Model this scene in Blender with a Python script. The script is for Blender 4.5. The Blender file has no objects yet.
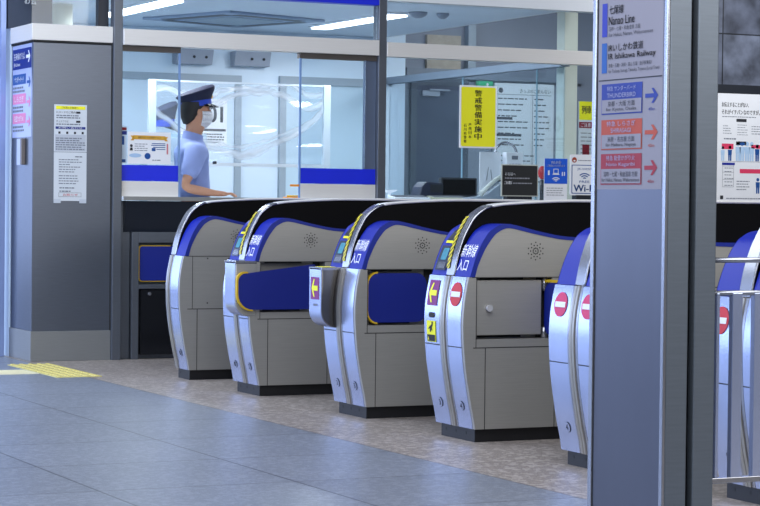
import bpy, bmesh, math, random
from mathutils import Vector, Matrix, Euler
random.seed(7)
SC = bpy.context.scene
COL = SC.collection
PI = math.pi

# ------------------------------------------------------------------ materials
MATS = {}
def lin(c):
    return tuple(((v/255.0)/12.92 if v/255.0 <= .04045 else ((v/255.0+.055)/1.055)**2.4) for v in c)

def mat(name, rgb, rough=.5, metal=0.0, var=.06, scale=6.0, stretch=None, bump=0.0, spec=.5, coat=0.0, emit=None, es=0.0):
    """principled material whose base colour is modulated by procedural noise; stretch gives a brushed grain"""
    if name in MATS: return MATS[name]
    m = bpy.data.materials.new(name); m.use_nodes = True
    nt = m.node_tree; b = nt.nodes['Principled BSDF']
    c = lin(rgb)
    tc = nt.nodes.new('ShaderNodeTexCoord'); mp = nt.nodes.new('ShaderNodeMapping')
    nz = nt.nodes.new('ShaderNodeTexNoise'); nz.inputs['Scale'].default_value = scale; nz.inputs['Detail'].default_value = 4
    if stretch: mp.inputs['Scale'].default_value = stretch
    nt.links.new(tc.outputs['Object'], mp.inputs['Vector']); nt.links.new(mp.outputs['Vector'], nz.inputs['Vector'])
    mx = nt.nodes.new('ShaderNodeMix'); mx.data_type = 'RGBA'
    mx.inputs[6].default_value = tuple(max(0, v*(1-var*2)) for v in c)+(1,)
    mx.inputs[7].default_value = tuple(min(1, v*(1+var*2)) for v in c)+(1,)
    nt.links.new(nz.outputs['Fac'], mx.inputs[0]); nt.links.new(mx.outputs[2], b.inputs['Base Color'])
    b.inputs['Roughness'].default_value = rough; b.inputs['Metallic'].default_value = metal
    b.inputs['Specular IOR Level'].default_value = spec
    b.inputs['Coat Weight'].default_value = coat
    if bump:
        bp = nt.nodes.new('ShaderNodeBump'); bp.inputs['Strength'].default_value = bump; bp.inputs['Distance'].default_value = .002
        nt.links.new(nz.outputs['Fac'], bp.inputs['Height']); nt.links.new(bp.outputs['Normal'], b.inputs['Normal'])
    if emit:
        b.inputs['Emission Color'].default_value = lin(emit)+(1,); b.inputs['Emission Strength'].default_value = es
    MATS[name] = m
    return m

def glass_mat(name, tint, gloss=.12, rough=.02, alpha=.0):
    if name in MATS: return MATS[name]
    m = bpy.data.materials.new(name); m.use_nodes = True; nt = m.node_tree
    for n in list(nt.nodes): nt.nodes.remove(n)
    out = nt.nodes.new('ShaderNodeOutputMaterial'); tr = nt.nodes.new('ShaderNodeBsdfTransparent'); gl = nt.nodes.new('ShaderNodeBsdfGlossy')
    tr.inputs['Color'].default_value = lin(tint)+(1,); gl.inputs['Roughness'].default_value = rough
    lw = nt.nodes.new('ShaderNodeLayerWeight'); lw.inputs['Blend'].default_value = .25
    mt = nt.nodes.new('ShaderNodeMath'); mt.operation = 'MULTIPLY_ADD'; mt.inputs[1].default_value = gloss; mt.inputs[2].default_value = .02
    nt.links.new(lw.outputs['Fresnel'], mt.inputs[0])
    mx = nt.nodes.new('ShaderNodeMixShader'); nt.links.new(mt.outputs[0], mx.inputs['Fac'])
    nt.links.new(tr.outputs[0], mx.inputs[1]); nt.links.new(gl.outputs[0], mx.inputs[2]); nt.links.new(mx.outputs[0], out.inputs['Surface'])
    MATS[name] = m
    return m

def granite_mat(name, base, specks, tile, joint, rough=.35, offs=(0, 0), joint_w=.006, speck_scale=190, contrast=.5):
    """speckled granite tiles with thin joints, in world metres (tile = size x,y)"""
    m = bpy.data.materials.new(name); m.use_nodes = True; nt = m.node_tree; b = nt.nodes['Principled BSDF']
    N = nt.nodes.new; L = nt.links.new
    geo = N('ShaderNodeNewGeometry'); mp = N('ShaderNodeMapping'); L(geo.outputs['Position'], mp.inputs['Vector'])
    mp.inputs['Location'].default_value = (offs[0], offs[1], 0)
    n1 = N('ShaderNodeTexNoise'); n1.inputs['Scale'].default_value = speck_scale; n1.inputs['Detail'].default_value = 2
    n2 = N('ShaderNodeTexNoise'); n2.inputs['Scale'].default_value = 1.6; n2.inputs['Detail'].default_value = 5
    n3 = N('ShaderNodeTexVoronoi'); n3.inputs['Scale'].default_value = speck_scale*.35
    for n in (n1, n2, n3): L(geo.outputs['Position'], n.inputs['Vector'])
    r1 = N('ShaderNodeValToRGB'); r1.color_ramp.elements[0].position = .5-contrast/4; r1.color_ramp.elements[1].position = .5+contrast/4
    r1.color_ramp.elements[0].color = lin(specks[0])+(1,); r1.color_ramp.elements[1].color = lin(base)+(1,)
    L(n1.outputs['Fac'], r1.inputs['Fac'])
    r3 = N('ShaderNodeMix'); r3.data_type = 'RGBA'; r3.blend_type = 'MIX'
    vr = N('ShaderNodeValToRGB'); vr.color_ramp.elements[0].color = (0, 0, 0, 1); vr.color_ramp.elements[1].color = (1, 1, 1, 1)
    vr.color_ramp.elements[0].position = .62; vr.color_ramp.elements[1].position = .72
    sp = N('ShaderNodeSeparateColor'); L(n3.outputs['Color'], sp.inputs[0]); L(sp.outputs[0], vr.inputs['Fac'])
    mm = N('ShaderNodeMath'); mm.operation = 'MULTIPLY'; mm.inputs[1].default_value = .4; L(vr.outputs['Color'], mm.inputs[0])
    L(mm.outputs[0], r3.inputs[0]); L(r1.outputs['Color'], r3.inputs[6]); r3.inputs[7].default_value = lin(specks[1])+(1,)
    mv = N('ShaderNodeMix'); mv.data_type = 'RGBA'; mv.blend_type = 'MULTIPLY'; mv.inputs[0].default_value = 1
    v2 = N('ShaderNodeValToRGB'); v2.color_ramp.elements[0].color = (.92, .92, .93, 1); v2.color_ramp.elements[1].color = (1.05, 1.05, 1.05, 1)
    L(n2.outputs['Fac'], v2.inputs['Fac']); L(r3.outputs[2], mv.inputs[6]); L(v2.outputs['Color'], mv.inputs[7])
    br = N('ShaderNodeTexBrick'); br.offset = 0; br.inputs['Scale'].default_value = 1; br.inputs['Brick Width'].default_value = tile[0]; br.inputs['Row Height'].default_value = tile[1]
    br.inputs['Mortar Size'].default_value = joint_w; br.inputs['Mortar Smooth'].default_value = .2
    br.inputs['Color1'].default_value = (.93, .93, .93, 1); br.inputs['Color2'].default_value = (1.05, 1.05, 1.05, 1); br.inputs['Mortar'].default_value = (joint, joint, joint, 1)
    L(mp.outputs['Vector'], br.inputs['Vector'])
    mj = N('ShaderNodeMix'); mj.data_type = 'RGBA'; mj.blend_type = 'MULTIPLY'; mj.inputs[0].default_value = 1
    L(mv.outputs[2], mj.inputs[6]); L(br.outputs['Color'], mj.inputs[7]); L(mj.outputs[2], b.inputs['Base Color'])
    b.inputs['Roughness'].default_value = rough
    bp = N('ShaderNodeBump'); bp.inputs['Strength'].default_value = .15; bp.inputs['Distance'].default_value = .001
    L(n1.outputs['Fac'], bp.inputs['Height']); L(bp.outputs['Normal'], b.inputs['Normal'])
    return m

def vinyl_mat(name):
    m = bpy.data.materials.new(name); m.use_nodes = True; nt = m.node_tree
    for n in list(nt.nodes): nt.nodes.remove(n)
    N = nt.nodes.new; L = nt.links.new
    out = N('ShaderNodeOutputMaterial'); tr = N('ShaderNodeBsdfTransparent'); df = N('ShaderNodeBsdfDiffuse'); gl = N('ShaderNodeBsdfGlossy'); tl = N('ShaderNodeBsdfTranslucent')
    tr.inputs['Color'].default_value = (.93, .96, .99, 1)
    df.inputs['Color'].default_value = (.9, .93, .97, 1); tl.inputs['Color'].default_value = (.9, .93, .97, 1); gl.inputs['Roughness'].default_value = .12
    tc = N('ShaderNodeTexCoord'); sx = N('ShaderNodeSeparateXYZ'); L(tc.outputs['Object'], sx.inputs[0])
    nz = N('ShaderNodeTexNoise'); nz.inputs['Scale'].default_value = 3.2; nz.inputs['Detail'].default_value = 2; L(tc.outputs['Object'], nz.inputs['Vector'])
    def M(op, a, b=None, c=None):
        n = N('ShaderNodeMath'); n.operation = op
        for i, v in enumerate((a, b, c)):
            if v is None: continue
            if isinstance(v, (int, float)): n.inputs[i].default_value = v
            else: L(v, n.inputs[i])
        return n.outputs[0]
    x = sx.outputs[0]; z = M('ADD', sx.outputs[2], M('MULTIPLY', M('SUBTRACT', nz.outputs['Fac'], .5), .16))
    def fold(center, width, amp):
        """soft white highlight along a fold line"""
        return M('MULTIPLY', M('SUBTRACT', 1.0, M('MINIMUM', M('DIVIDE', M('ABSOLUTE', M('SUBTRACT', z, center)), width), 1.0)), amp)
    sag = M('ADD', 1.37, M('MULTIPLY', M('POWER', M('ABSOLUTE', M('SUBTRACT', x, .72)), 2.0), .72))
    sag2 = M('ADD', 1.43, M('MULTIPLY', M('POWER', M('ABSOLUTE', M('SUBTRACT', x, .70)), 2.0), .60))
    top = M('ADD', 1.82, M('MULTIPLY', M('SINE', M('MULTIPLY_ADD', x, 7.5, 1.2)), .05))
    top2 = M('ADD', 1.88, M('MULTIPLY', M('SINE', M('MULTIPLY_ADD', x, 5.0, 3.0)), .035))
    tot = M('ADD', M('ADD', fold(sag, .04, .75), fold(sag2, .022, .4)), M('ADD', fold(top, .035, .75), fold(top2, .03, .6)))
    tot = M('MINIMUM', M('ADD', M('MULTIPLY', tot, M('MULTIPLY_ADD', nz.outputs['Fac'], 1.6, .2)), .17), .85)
    a = N('ShaderNodeAddShader'); s1 = N('ShaderNodeMixShader'); s1.inputs[0].default_value = .5; L(df.outputs[0], s1.inputs[1]); L(tl.outputs[0], s1.inputs[2])
    s2 = N('ShaderNodeMixShader'); s2.inputs[0].default_value = .25; L(s1.outputs[0], s2.inputs[1]); L(gl.outputs[0], s2.inputs[2])
    mx = N('ShaderNodeMixShader'); L(tot, mx.inputs[0]); L(tr.outputs[0], mx.inputs[1]); L(s2.outputs[0], mx.inputs[2])
    L(mx.outputs[0], out.inputs['Surface'])
    nt.nodes.remove(a)
    return m

def hazard_mat(name):
    m = bpy.data.materials.new(name); m.use_nodes = True; nt = m.node_tree; b = nt.nodes['Principled BSDF']
    N = nt.nodes.new; L = nt.links.new
    tc = N('ShaderNodeTexCoord'); mp = N('ShaderNodeMapping'); L(tc.outputs['Object'], mp.inputs['Vector']); mp.inputs['Rotation'].default_value = (math.radians(45), 0, 0)
    w = N('ShaderNodeTexWave'); w.wave_type = 'BANDS'; w.bands_direction = 'Z'; w.inputs['Scale'].default_value = 17
    L(mp.outputs['Vector'], w.inputs['Vector'])
    r = N('ShaderNodeValToRGB'); r.color_ramp.interpolation = 'CONSTANT'
    r.color_ramp.elements[0].color = lin((18, 18, 18))+(1,); r.color_ramp.elements[1].position = .28; r.color_ramp.elements[1].color = lin((235, 215, 20))+(1,)
    L(w.outputs['Fac'], r.inputs['Fac']); L(r.outputs['Color'], b.inputs['Base Color']); b.inputs['Roughness'].default_value = .4
    return m

STEEL   = mat('brushed_steel', (172, 170, 165), .42, .45, .08, 8, (1.0, 40, 110))
STEEL_F = mat('front_plate_steel', (186, 198, 232), .25, .75, .04, 5, (1, 3, 1.2))  # cast of the blue side light tinted into the steel colour
STEEL_D = mat('dark_brushed_steel', (112, 118, 128), .38, .7, .07, 6, (3, 3, 60))
STEEL_C = mat('cabinet_steel', (118, 125, 138), .33, .82, .06, 5, (2, 2, 50))
STEEL_P = mat('kick_plate_steel', (150, 152, 152), .4, .55, .05, 5, (2, 2, 60))
STEEL_S = mat('shiny_steel', (164, 166, 174), .26, .85, .04, 8, (2, 30, 30))
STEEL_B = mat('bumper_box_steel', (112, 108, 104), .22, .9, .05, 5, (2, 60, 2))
SATIN   = mat('satin_aluminium', (228, 225, 220), .45, .15, .03, 5, (1, 1, 40))
RIM     = mat('white_rim', (226, 226, 226), .35, .1, .03, 6)
BLUE    = mat('gate_blue', (10, 34, 158), .45, 0, .05, 3)
BLUE_E  = mat('gate_blue_edge', (18, 40, 140), .4, 0, .05, 3)
FLAP    = mat('flap_blue', (10, 32, 132), .5, 0, .06, 4)
NAVY    = mat('navy_cloth', (26, 32, 62), .8, 0, .1, 30)
BLACK   = mat('black_plinth', (24, 24, 27), .5, 0, .08, 10)
SMOKE   = mat('smoked_black_panel', (4, 4, 6), .5, 0, .1, 4, spec=.12)
SEAM    = mat('seam_dark', (40, 40, 40), .7, 0, .05, 10)
TAN     = mat('strip_tan_steel', (168, 164, 156), .35, .6, .05, 8)
YELLOW  = mat('sign_yellow', (253, 246, 36), .5, 0, .03, 8)
YEDGE   = mat('edge_yellow', (214, 176, 34), .5, 0, .05, 8)
WHITE   = mat('print_white', (238, 240, 244), .5, 0, .02, 8)
PAPER   = mat('notice_paper', (214, 220, 226), .6, 0, .02, 8)
INK     = mat('print_ink', (38, 40, 48), .7, 0, .05, 20)
GREYINK = mat('print_grey', (120, 126, 138), .7, 0, .05, 20)
PURPLE  = mat('sticker_purple', (132, 34, 120), .5, 0, .04, 10)
RED     = mat('sticker_red', (206, 32, 44), .5, 0, .04, 10)
PINK    = mat('sticker_pink_red', (214, 52, 104), .5, 0, .04, 10)
SILVERG = mat('sticker_grey', (150, 152, 160), .5, 0, .04, 10)
P_BLUE  = mat('print_blue', (20, 44, 130), .6, 0, .03, 10)
P_LBLUE = mat('print_sky_blue', (16, 78, 150), .6, 0, .03, 10)
P_NAVY  = mat('print_dark_blue', (30, 44, 150), .6, 0, .03, 10)
P_ORG   = mat('print_orange', (160, 62, 38), .6, 0, .03, 10)
P_RED   = mat('print_red', (138, 26, 44), .6, 0, .03, 10)
P_PINK  = mat('print_pink', (224, 130, 176), .6, 0, .03, 10)
P_GOLD  = mat('print_gold', (222, 168, 54), .6, 0, .05, 10)
SIGNBG  = mat('sign_board_white', (124, 120, 128), .5, 0, .02, 6)
SCREEN  = mat('screen_cyan', (84, 146, 164), .2, 0, .35, 30, emit=(84, 146, 164), es=.12)
PANELG  = mat('display_grey', (84, 90, 108), .25, .3, .08, 8)
HAZ     = hazard_mat('hazard_stripes')
GLASS   = glass_mat('clear_glass', (245, 250, 253), .5)
GLASS_S = glass_mat('side_glass', (245, 250, 253), .10)
GEDGE   = mat('glass_edge', (120, 150, 196), .2, 0, .06, 6, emit=(120, 150, 200), es=.05)  # faint emission stands in for light caught in the pane edge
GEDGE2  = mat('glass_edge_pale', (150, 186, 206), .2, 0, .06, 6)
BANDB   = mat('blue_film', (16, 40, 220), .4, 0, .03, 5)
OFFW    = mat('office_wall', (206, 222, 236), .6, 0, .03, 2)
OFFD    = mat('office_door', (184, 206, 220), .5, 0, .03, 2)
OFFT    = mat('office_trim_grey', (146, 160, 172), .5, 0, .03, 3)
CEIL    = mat('office_ceiling', (222, 230, 240), .7, 0, .04, 3)
LAMP    = mat('lamp_tube', (250, 252, 255), .5, 0, .01, 3, emit=(246, 250, 255), es=6)
CREAM   = mat('cream_column', (226, 226, 208), .6, 0, .03, 3)
DARKW   = mat('dark_slate_wall', (124, 132, 146), .6, 0, .08, 2)
DARKD   = mat('navy_door', (34, 42, 72), .5, 0, .06, 2)
BRICK   = mat('beige_block', (168, 160, 148), .7, 0, .15, 14)
GREYPL  = mat('grey_plastic', (150, 158, 172), .45, 0, .04, 8)
DKPL    = mat('dark_plastic', (34, 38, 46), .4, 0, .06, 8)
PHONE   = mat('phone_plastic', (150, 162, 176), .4, 0, .04, 8)
ORANGE  = mat('orange_plastic', (244, 152, 40), .5, 0, .05, 8)
GREEN   = mat('exit_green', (18, 150, 100), .5, 0, .05, 8, emit=(18, 150, 100), es=.5)
SKIN    = mat('skin', (196, 146, 118), .55, 0, .06, 12)
SHIRT   = mat('pale_blue_shirt', (142, 160, 214), .8, 0, .08, 10)
HAIR    = mat('black_hair', (24, 22, 22), .6, 0, .15, 40)
MASKM   = mat('white_mask', (226, 230, 236), .8, 0, .03, 20)
TACT    = mat('tactile_yellow', (222, 210, 134), .6, 0, .06, 20)
TACTP   = mat('tactile_pale', (236, 232, 200), .5, 0, .05, 20)
TILEW   = None

# ------------------------------------------------------------------ mesh helpers
class MB:
    def __init__(s): s.bm = bmesh.new(); s.m = 0
    def face(s, pts, m=None):
        vs = [s.bm.verts.new(p) for p in pts]
        f = s.bm.faces.new(vs); f.material_index = s.m if m is None else m
        return f
    def box(s, x0, y0, z0, x1, y1, z1, m=None):
        a, b = min(x0, x1), max(x0, x1); c, d = min(y0, y1), max(y0, y1); e, f = min(z0, z1), max(z0, z1)
        v = [s.bm.verts.new(p) for p in ((a,c,e),(b,c,e),(b,d,e),(a,d,e),(a,c,f),(b,c,f),(b,d,f),(a,d,f))]
        for q in ((0,3,2,1),(4,5,6,7),(0,1,5,4),(1,2,6,5),(2,3,7,6),(3,0,4,7)):
            fc = s.bm.faces.new([v[i] for i in q]); fc.material_index = s.m if m is None else m
        return s
    def prism(s, poly, a0, a1, axis='y', m=None):
        """extrude a 2-D polygon: axis y -> poly is (x,z); axis x -> (y,z); axis z -> (x,y)"""
        def P(p, a):
            return (p[0], a, p[1]) if axis == 'y' else ((a, p[0], p[1]) if axis == 'x' else (p[0], p[1], a))
        A = [s.bm.verts.new(P(p, a0)) for p in poly]; B = [s.bm.verts.new(P(p, a1)) for p in poly]
        n = len(poly); mi = s.m if m is None else m
        for i in range(n):
            f = s.bm.faces.new((A[i], A[(i+1) % n], B[(i+1) % n], B[i])); f.material_index = mi
        for L in (A[::-1], B):
            f = s.bm.faces.new(L); f.material_index = mi
        return s
    def band(s, outer, inner, a0, a1, m=None):
        """closed ribbon between two equally long (x,z) polylines, extruded in y, built from quads"""
        mi = s.m if m is None else m
        rows = []
        for o, i in zip(outer, inner):
            rows.append([s.bm.verts.new(p) for p in ((o[0], a0, o[1]), (o[0], a1, o[1]), (i[0], a1, i[1]), (i[0], a0, i[1]))])
        for r, t in zip(rows, rows[1:]):
            for k in range(4):
                f = s.bm.faces.new((r[k], r[(k+1) % 4], t[(k+1) % 4], t[k])); f.material_index = mi
        for r in (rows[0][::-1], rows[-1]):
            f = s.bm.faces.new(r); f.material_index = mi
        return s
    def tube(s, pts, r, n=10, m=None):
        mi = s.m if m is None else m
        pts = [Vector(p) for p in pts]; rings = []
        rr = r if isinstance(r, (list, tuple)) else [r]*len(pts)
        for i, p in enumerate(pts):
            d = (pts[min(i+1, len(pts)-1)]-pts[max(i-1, 0)]).normalized()
            u = d.cross(Vector((0, 0, 1)) if abs(d.z) < .9 else Vector((1, 0, 0))).normalized(); w = d.cross(u)
            rings.append([s.bm.verts.new(p+(u*math.cos(2*PI*k/n)+w*math.sin(2*PI*k/n))*rr[i]) for k in range(n)])
        for a, b in zip(rings, rings[1:]):
            for k in range(n):
                f = s.bm.faces.new((a[k], a[(k+1) % n], b[(k+1) % n], b[k])); f.material_index = mi; f.smooth = True
        for q in (rings[0][::-1], rings[-1]):
            f = s.bm.faces.new(q); f.material_index = mi
        return s
    def ring_loft(s, rings, m=None, cap=True):
        mi = s.m if m is None else m
        R = [[s.bm.verts.new(p) for p in r] for r in rings]; n = len(R[0])
        for a, b in zip(R, R[1:]):
            for k in range(n):
                f = s.bm.faces.new((a[k], a[(k+1) % n], b[(k+1) % n], b[k])); f.material_index = mi; f.smooth = True
        if cap:
            for q in (R[0][::-1], R[-1]):
                f = s.bm.faces.new(q); f.material_index = mi
        return s
    def ball(s, c, r, m=None, seg=14, rings=9):
        r = r if isinstance(r, (tuple, list)) else (r, r, r)
        L = []
        for j in range(1, rings):
            t = PI*j/rings
            L.append([(c[0]+r[0]*math.sin(t)*math.cos(2*PI*k/seg), c[1]+r[1]*math.sin(t)*math.sin(2*PI*k/seg), c[2]-r[2]*math.cos(t)) for k in range(seg)])
        return s.ring_loft(L, m)
    def mesh(s, name, mats, smooth=False, angle=35):
        bmesh.ops.recalc_face_normals(s.bm, faces=s.bm.faces)
        me = bpy.data.meshes.new(name); s.bm.to_mesh(me); s.bm.free()
        for m in (mats if isinstance(mats, (list, tuple)) else [mats]): me.materials.append(m)
        if smooth:
            for p in me.polygons: p.use_smooth = True
            me.set_sharp_from_angle(angle=math.radians(angle))
        return me
    def build(s, name, mats, parent=None, bevel=0, smooth=False, angle=35, loc=None):
        return link(name, s.mesh(name, mats, smooth, angle), parent, bevel, loc)

def link(name, me, parent=None, bevel=0, loc=None):
    o = bpy.data.objects.new(name, me); COL.objects.link(o)
    if parent: o.parent = parent
    if loc: o.location = loc
    if bevel:
        b = o.modifiers.new('bevel', 'BEVEL'); b.width = bevel; b.segments = 2; b.limit_method = 'ANGLE'; b.angle_limit = math.radians(40)
        b.harden_normals = False
    return o
def tag(o, label, cat, group=None):
    o['label'] = label; o['category'] = cat
    if group: o['group'] = group
    return o
def thing(name, label, cat, loc=(0, 0, 0), rotz=0, group=None):
    o = bpy.data.objects.new(name, None); COL.objects.link(o); o.location = loc; o.rotation_euler = (0, 0, rotz)
    o.empty_display_size = .1
    return tag(o, label, cat, group)
def struct(name, mb, mats, bevel=0, **k):
    o = mb.build(name, mats, None, bevel, **k); o['kind'] = 'structure'; return o

# text -> mesh triangles in a unit frame
_TXT = {}
def text_mesh(body, bold=0.0):
    """list of (verts2d, faces) for a text string set with the built-in font"""
    key = (body, bold)
    if key in _TXT: return _TXT[key]
    cu = bpy.data.curves.new('txt', 'FONT'); cu.body = body; cu.resolution_u = 3; cu.offset = bold
    ob = bpy.data.objects.new('txt', cu); COL.objects.link(ob)
    dg = bpy.context.evaluated_depsgraph_get(); dg.update()
    me = bpy.data.meshes.new_from_object(ob.evaluated_get(dg))
    V = [(v.co.x, v.co.y) for v in me.vertices]; F = [tuple(p.vertices) for p in me.polygons]
    bpy.data.objects.remove(ob); bpy.data.curves.remove(cu); bpy.data.meshes.remove(me)
    x0 = min(v[0] for v in V); x1 = max(v[0] for v in V); y0 = min(v[1] for v in V); y1 = max(v[1] for v in V)
    V = [((x-x0)/(x1-x0), (y-y0)/(y1-y0)) for x, y in V]
    _TXT[key] = (V, F, (x1-x0)/(y1-y0))
    return _TXT[key]
def add_text(bm, body, u0, v0, u1, v1, f, m=0, bold=0.0):
    """fit text into box (u,v), map through f(u,v)->xyz"""
    V, F, asp = text_mesh(body)
    if bold:
        d = (v1-v0)*bold*1.9
        for du in (-d, d): add_text(bm, body, u0+du, v0, u1+du, v1, f, m, 0)
        return
    vs = [bm.verts.new(f(u0+(u1-u0)*a, v0+(v1-v0)*b)) for a, b in V]
    for q in F:
        try:
            fc = bm.faces.new([vs[i] for i in q]); fc.material_index = m
        except ValueError: pass

# flat sign frame: u to the reader's right, v up, layers towards the reader (-y local)
EPS = .0012
class Sheet:
    def __init__(s, parent, v0=0): s.p = parent
    def rects(s, name, rs, m, layer=1):
        if name not in ('print', 'grid_lines') and len(rs) > 1:
            for q in rs: o = s.rects(name, [q], m, layer)
            return o
        mb = MB()
        for (a, b, c, d) in rs: mb.face([(a, -EPS*layer, b), (c, -EPS*layer, b), (c, -EPS*layer, d), (a, -EPS*layer, d)])
        return mb.build(name, m, s.p)
    def poly(s, name, polys, m, layer=1):
        mb = MB()
        for pl in polys: mb.face([(u, -EPS*layer, v) for u, v in pl])
        return mb.build(name, m, s.p)
    def text(s, name, items, m, layer=2, bold=0.0):
        for (t, a, b, c, d) in items:
            mb = MB(); add_text(mb.bm, t, a, b, c, d, lambda u, v: (u, -EPS*layer, v), 0, bold); o = mb.build(name, m, s.p)
        return o
def text_lines(u0, v0, u1, v1, n, fill=.5, seed=1, ragged=.35, word=.02):
    """small broken bars standing for rows of print too fine to read"""
    r = random.Random(seed); out = []; h = (v1-v0)/n
    for i in range(n):
        v = v1-(i+1)*h; e = u1-(u1-u0)*ragged*r.random(); u = u0
        while u < e-word*.4:
            w = min(word*(.5+r.random()), e-u); out.append((u, v+h*(1-fill)/2, u+w, v+h*(1+fill)/2)); u += w+word*.22
    return out
def rrect(u0, v0, u1, v1, r, n=5):
    P = []
    for cx, cy, a in ((u1-r, v1-r, 0), (u0+r, v1-r, 90), (u0+r, v0+r, 180), (u1-r, v0+r, 270)):
        for i in range(n+1):
            t = math.radians(a+90*i/n); P.append((cx+r*math.cos(t), cy+r*math.sin(t)))
    return P
def circ(cx, cy, r, n=28, ry=None): return [(cx+r*math.cos(2*PI*i/n), cy+(ry or r)*math.sin(2*PI*i/n)) for i in range(n)]
def arrow(cx, cy, w, h, right=True, t=.28):
    s = 1 if right else -1; k = h*.5
    pts = [(-w/2, -h*t/2), (w*.18, -h*t/2), (-w*.02, -k), (w*.14+w*.02, -k), (w/2, 0), (w*.16, k), (-w*.02, k), (w*.18, h*t/2), (-w/2, h*t/2)]
    return [(cx+s*x, cy+y) for x, y in pts]
def interp(tab, z):
    if z <= tab[0][1]: return tab[0][0]
    for (xa, za), (xb, zb) in zip(tab, tab[1:]):
        if z <= zb: return xa+(xb-xa)*(z-za)/(zb-za)
    return tab[-1][0]
def smooth_curve(pts, sub=4):
    """Catmull-Rom resample"""
    out = []
    P = [pts[0]]+list(pts)+[pts[-1]]
    for i in range(1, len(P)-2):
        a, b, c, d = P[i-1], P[i], P[i+1], P[i+2]
        for k in range(sub):
            t = k/sub
            out.append(tuple(.5*((2*b[j])+(-a[j]+c[j])*t+(2*a[j]-5*b[j]+4*c[j]-d[j])*t*t+(-a[j]+3*b[j]-3*c[j]+d[j])*t**3) for j in range(2)))
    out.append(tuple(pts[-1])); return out

# ================================================================== SETTING
GREY_T = granite_mat('grey_granite_tiles', (138, 145, 158), ((112, 119, 132), (164, 170, 182)), (.81, .81), .35, .34, (-4.23+.81*8, .2), .006, 150, .6)
PINK_T = granite_mat('pink_granite_tiles', (176, 165, 156), ((108, 100, 95), (214, 204, 196)), (.81, 1.2), .7, .4, (-4.23+.81*8, .2), .004, 130, 1.0)
mb = MB(); mb.face([(-7, -3, 0), (4.23, -3, 0), (4.23, 26, 0), (-7, 26, 0)]); struct('floor_concourse', mb, GREY_T)
mb = MB(); mb.face([(4.23, -3, 0), (14, -3, 0), (14, 26, 0), (4.23, 26, 0)]); struct('floor_gate_line', mb, PINK_T)

# tactile paving: one block run along the gate line and a run joining it from the concourse
def tactile(name, label, x0, y0, x1, y1, m, bars=False):
    mb = MB(); h = .004
    nx = max(1, round((x1-x0)/.3)); ny = max(1, round((y1-y0)/.3))
    for i in range(nx):
        for j in range(ny):
            a, b = x0+(x1-x0)*i/nx, y0+(y1-y0)*j/ny; c, d = x0+(x1-x0)*(i+1)/nx, y0+(y1-y0)*(j+1)/ny
            mb.box(a+.002, b+.002, 0, c-.002, d-.002, h)
            if bars:
                for k in range(4):
                    yy = b+(d-b)*(k+.5)/4; mb.box(a+.02, yy-.012, h, c-.02, yy+.012, h+.004)
            else:
                for p in range(5):
                    for q in range(5):
                        x = a+(c-a)*(p+.5)/5; y = b+(d-b)*(q+.5)/5
                        mb.prism([(x+.014*math.cos(t*PI/3), y+.014*math.sin(t*PI/3)) for t in range(6)], h, h+.005, 'z')
    return tag(mb.build(name, m), label, 'tactile paving')
tactile('tactile_paving', 'yellow dotted tactile paving strip on the floor before the steel cabinet', 4.03, 13.05, 4.33, 14.15, TACT)
tactile('tactile_paving', 'pale tactile paving strip running off the left edge of the photo', 2.2, 13.38, 4.02, 13.68, TACTP, True)

# ------------------------------------------------------------------ office shell
WY = 14.41
mb = MB(); mb.box(4.35, 14.47, 0, 8.45, 17.7, .1); struct('floor_office', mb, OFFT)
mb = MB(); mb.box(4.3, 14.46, 2.58, 8.42, 17.7, 2.66); struct('ceiling_office', mb, CEIL)
mb = MB(); mb.box(4.3, 17.6, 0, 8.65, 17.75, 2.66); struct('wall_back', mb, OFFW)
mb = MB(); mb.box(4.27, 14.95, 0, 4.35, 17.7, 2.66); struct('wall_office_side', mb, OFFW)
# doors in the back wall
mb = MB(); mb.box(5.75, 17.575, .1, 7.0, 17.602, 2.13); o = struct('door_1', mb, OFFW)
f = MB(); f.box(5.68, 17.56, 2.13, 7.06, 17.6, 2.19); f.box(7.0, 17.56, .1, 7.06, 17.6, 2.13); f.box(5.68, 17.56, .1, 5.74, 17.6, 2.13); f.build('door_frame', OFFT, o)
mb = MB(); mb.box(7.48, 17.575, .1, 8.35, 17.602, 2.13); o = struct('door_2', mb, OFFD)
f = MB(); f.box(7.42, 17.56, 2.13, 8.42, 17.6, 2.20); f.box(7.42, 17.56, .1, 7.48, 17.6, 2.13); f.box(8.36, 17.56, .1, 8.42, 17.6, 2.13); f.build('door_frame', OFFT, o)
# window front: posts, beam, fascias, panes
mb = MB(); mb.box(4.834, 14.38, 0, 4.899, 14.46, 3.0); struct('trim_1', mb, STEEL_D, .004)
mb = MB(); mb.box(6.847, 14.37, 1.13, 6.912, 14.47, 3.0); struct('trim_2', mb, STEEL_D, .004)
mb = MB(); mb.box(4.9, 14.36, 2.174, 6.847, 14.46, 2.285); struct('trim_3', mb, SATIN, .003)
mb = MB(); mb.box(6.912, 14.36, 2.17, 8.8, 14.46, 2.275); struct('trim_4', mb, SATIN, .003)
mb = MB(); mb.box(4.899, 14.37, 2.54, 6.847, 14.47, 3.0); struct('trim_5', mb, BANDB)
mb = MB(); mb.box(6.912, 14.35, 2.575, 8.8, 14.47, 3.0); struct('trim_6', mb, mat('white_fascia', (232, 236, 240), .5, 0, .02, 3))
mb = MB(); mb.box(4.76, 14.5, 2.3, 4.834, 14.56, 3.0); struct('trim_7', mb, DKPL)
mb = MB(); mb.box(4.899, 14.40, 2.135, 5.33, 14.45, 2.174); mb.box(6.235, 14.40, 2.135, 6.847, 14.45, 2.174); struct('trim_8', mb, mat('sliding_track_brown', (92, 86, 82), .5, .3, .05, 8))

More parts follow.
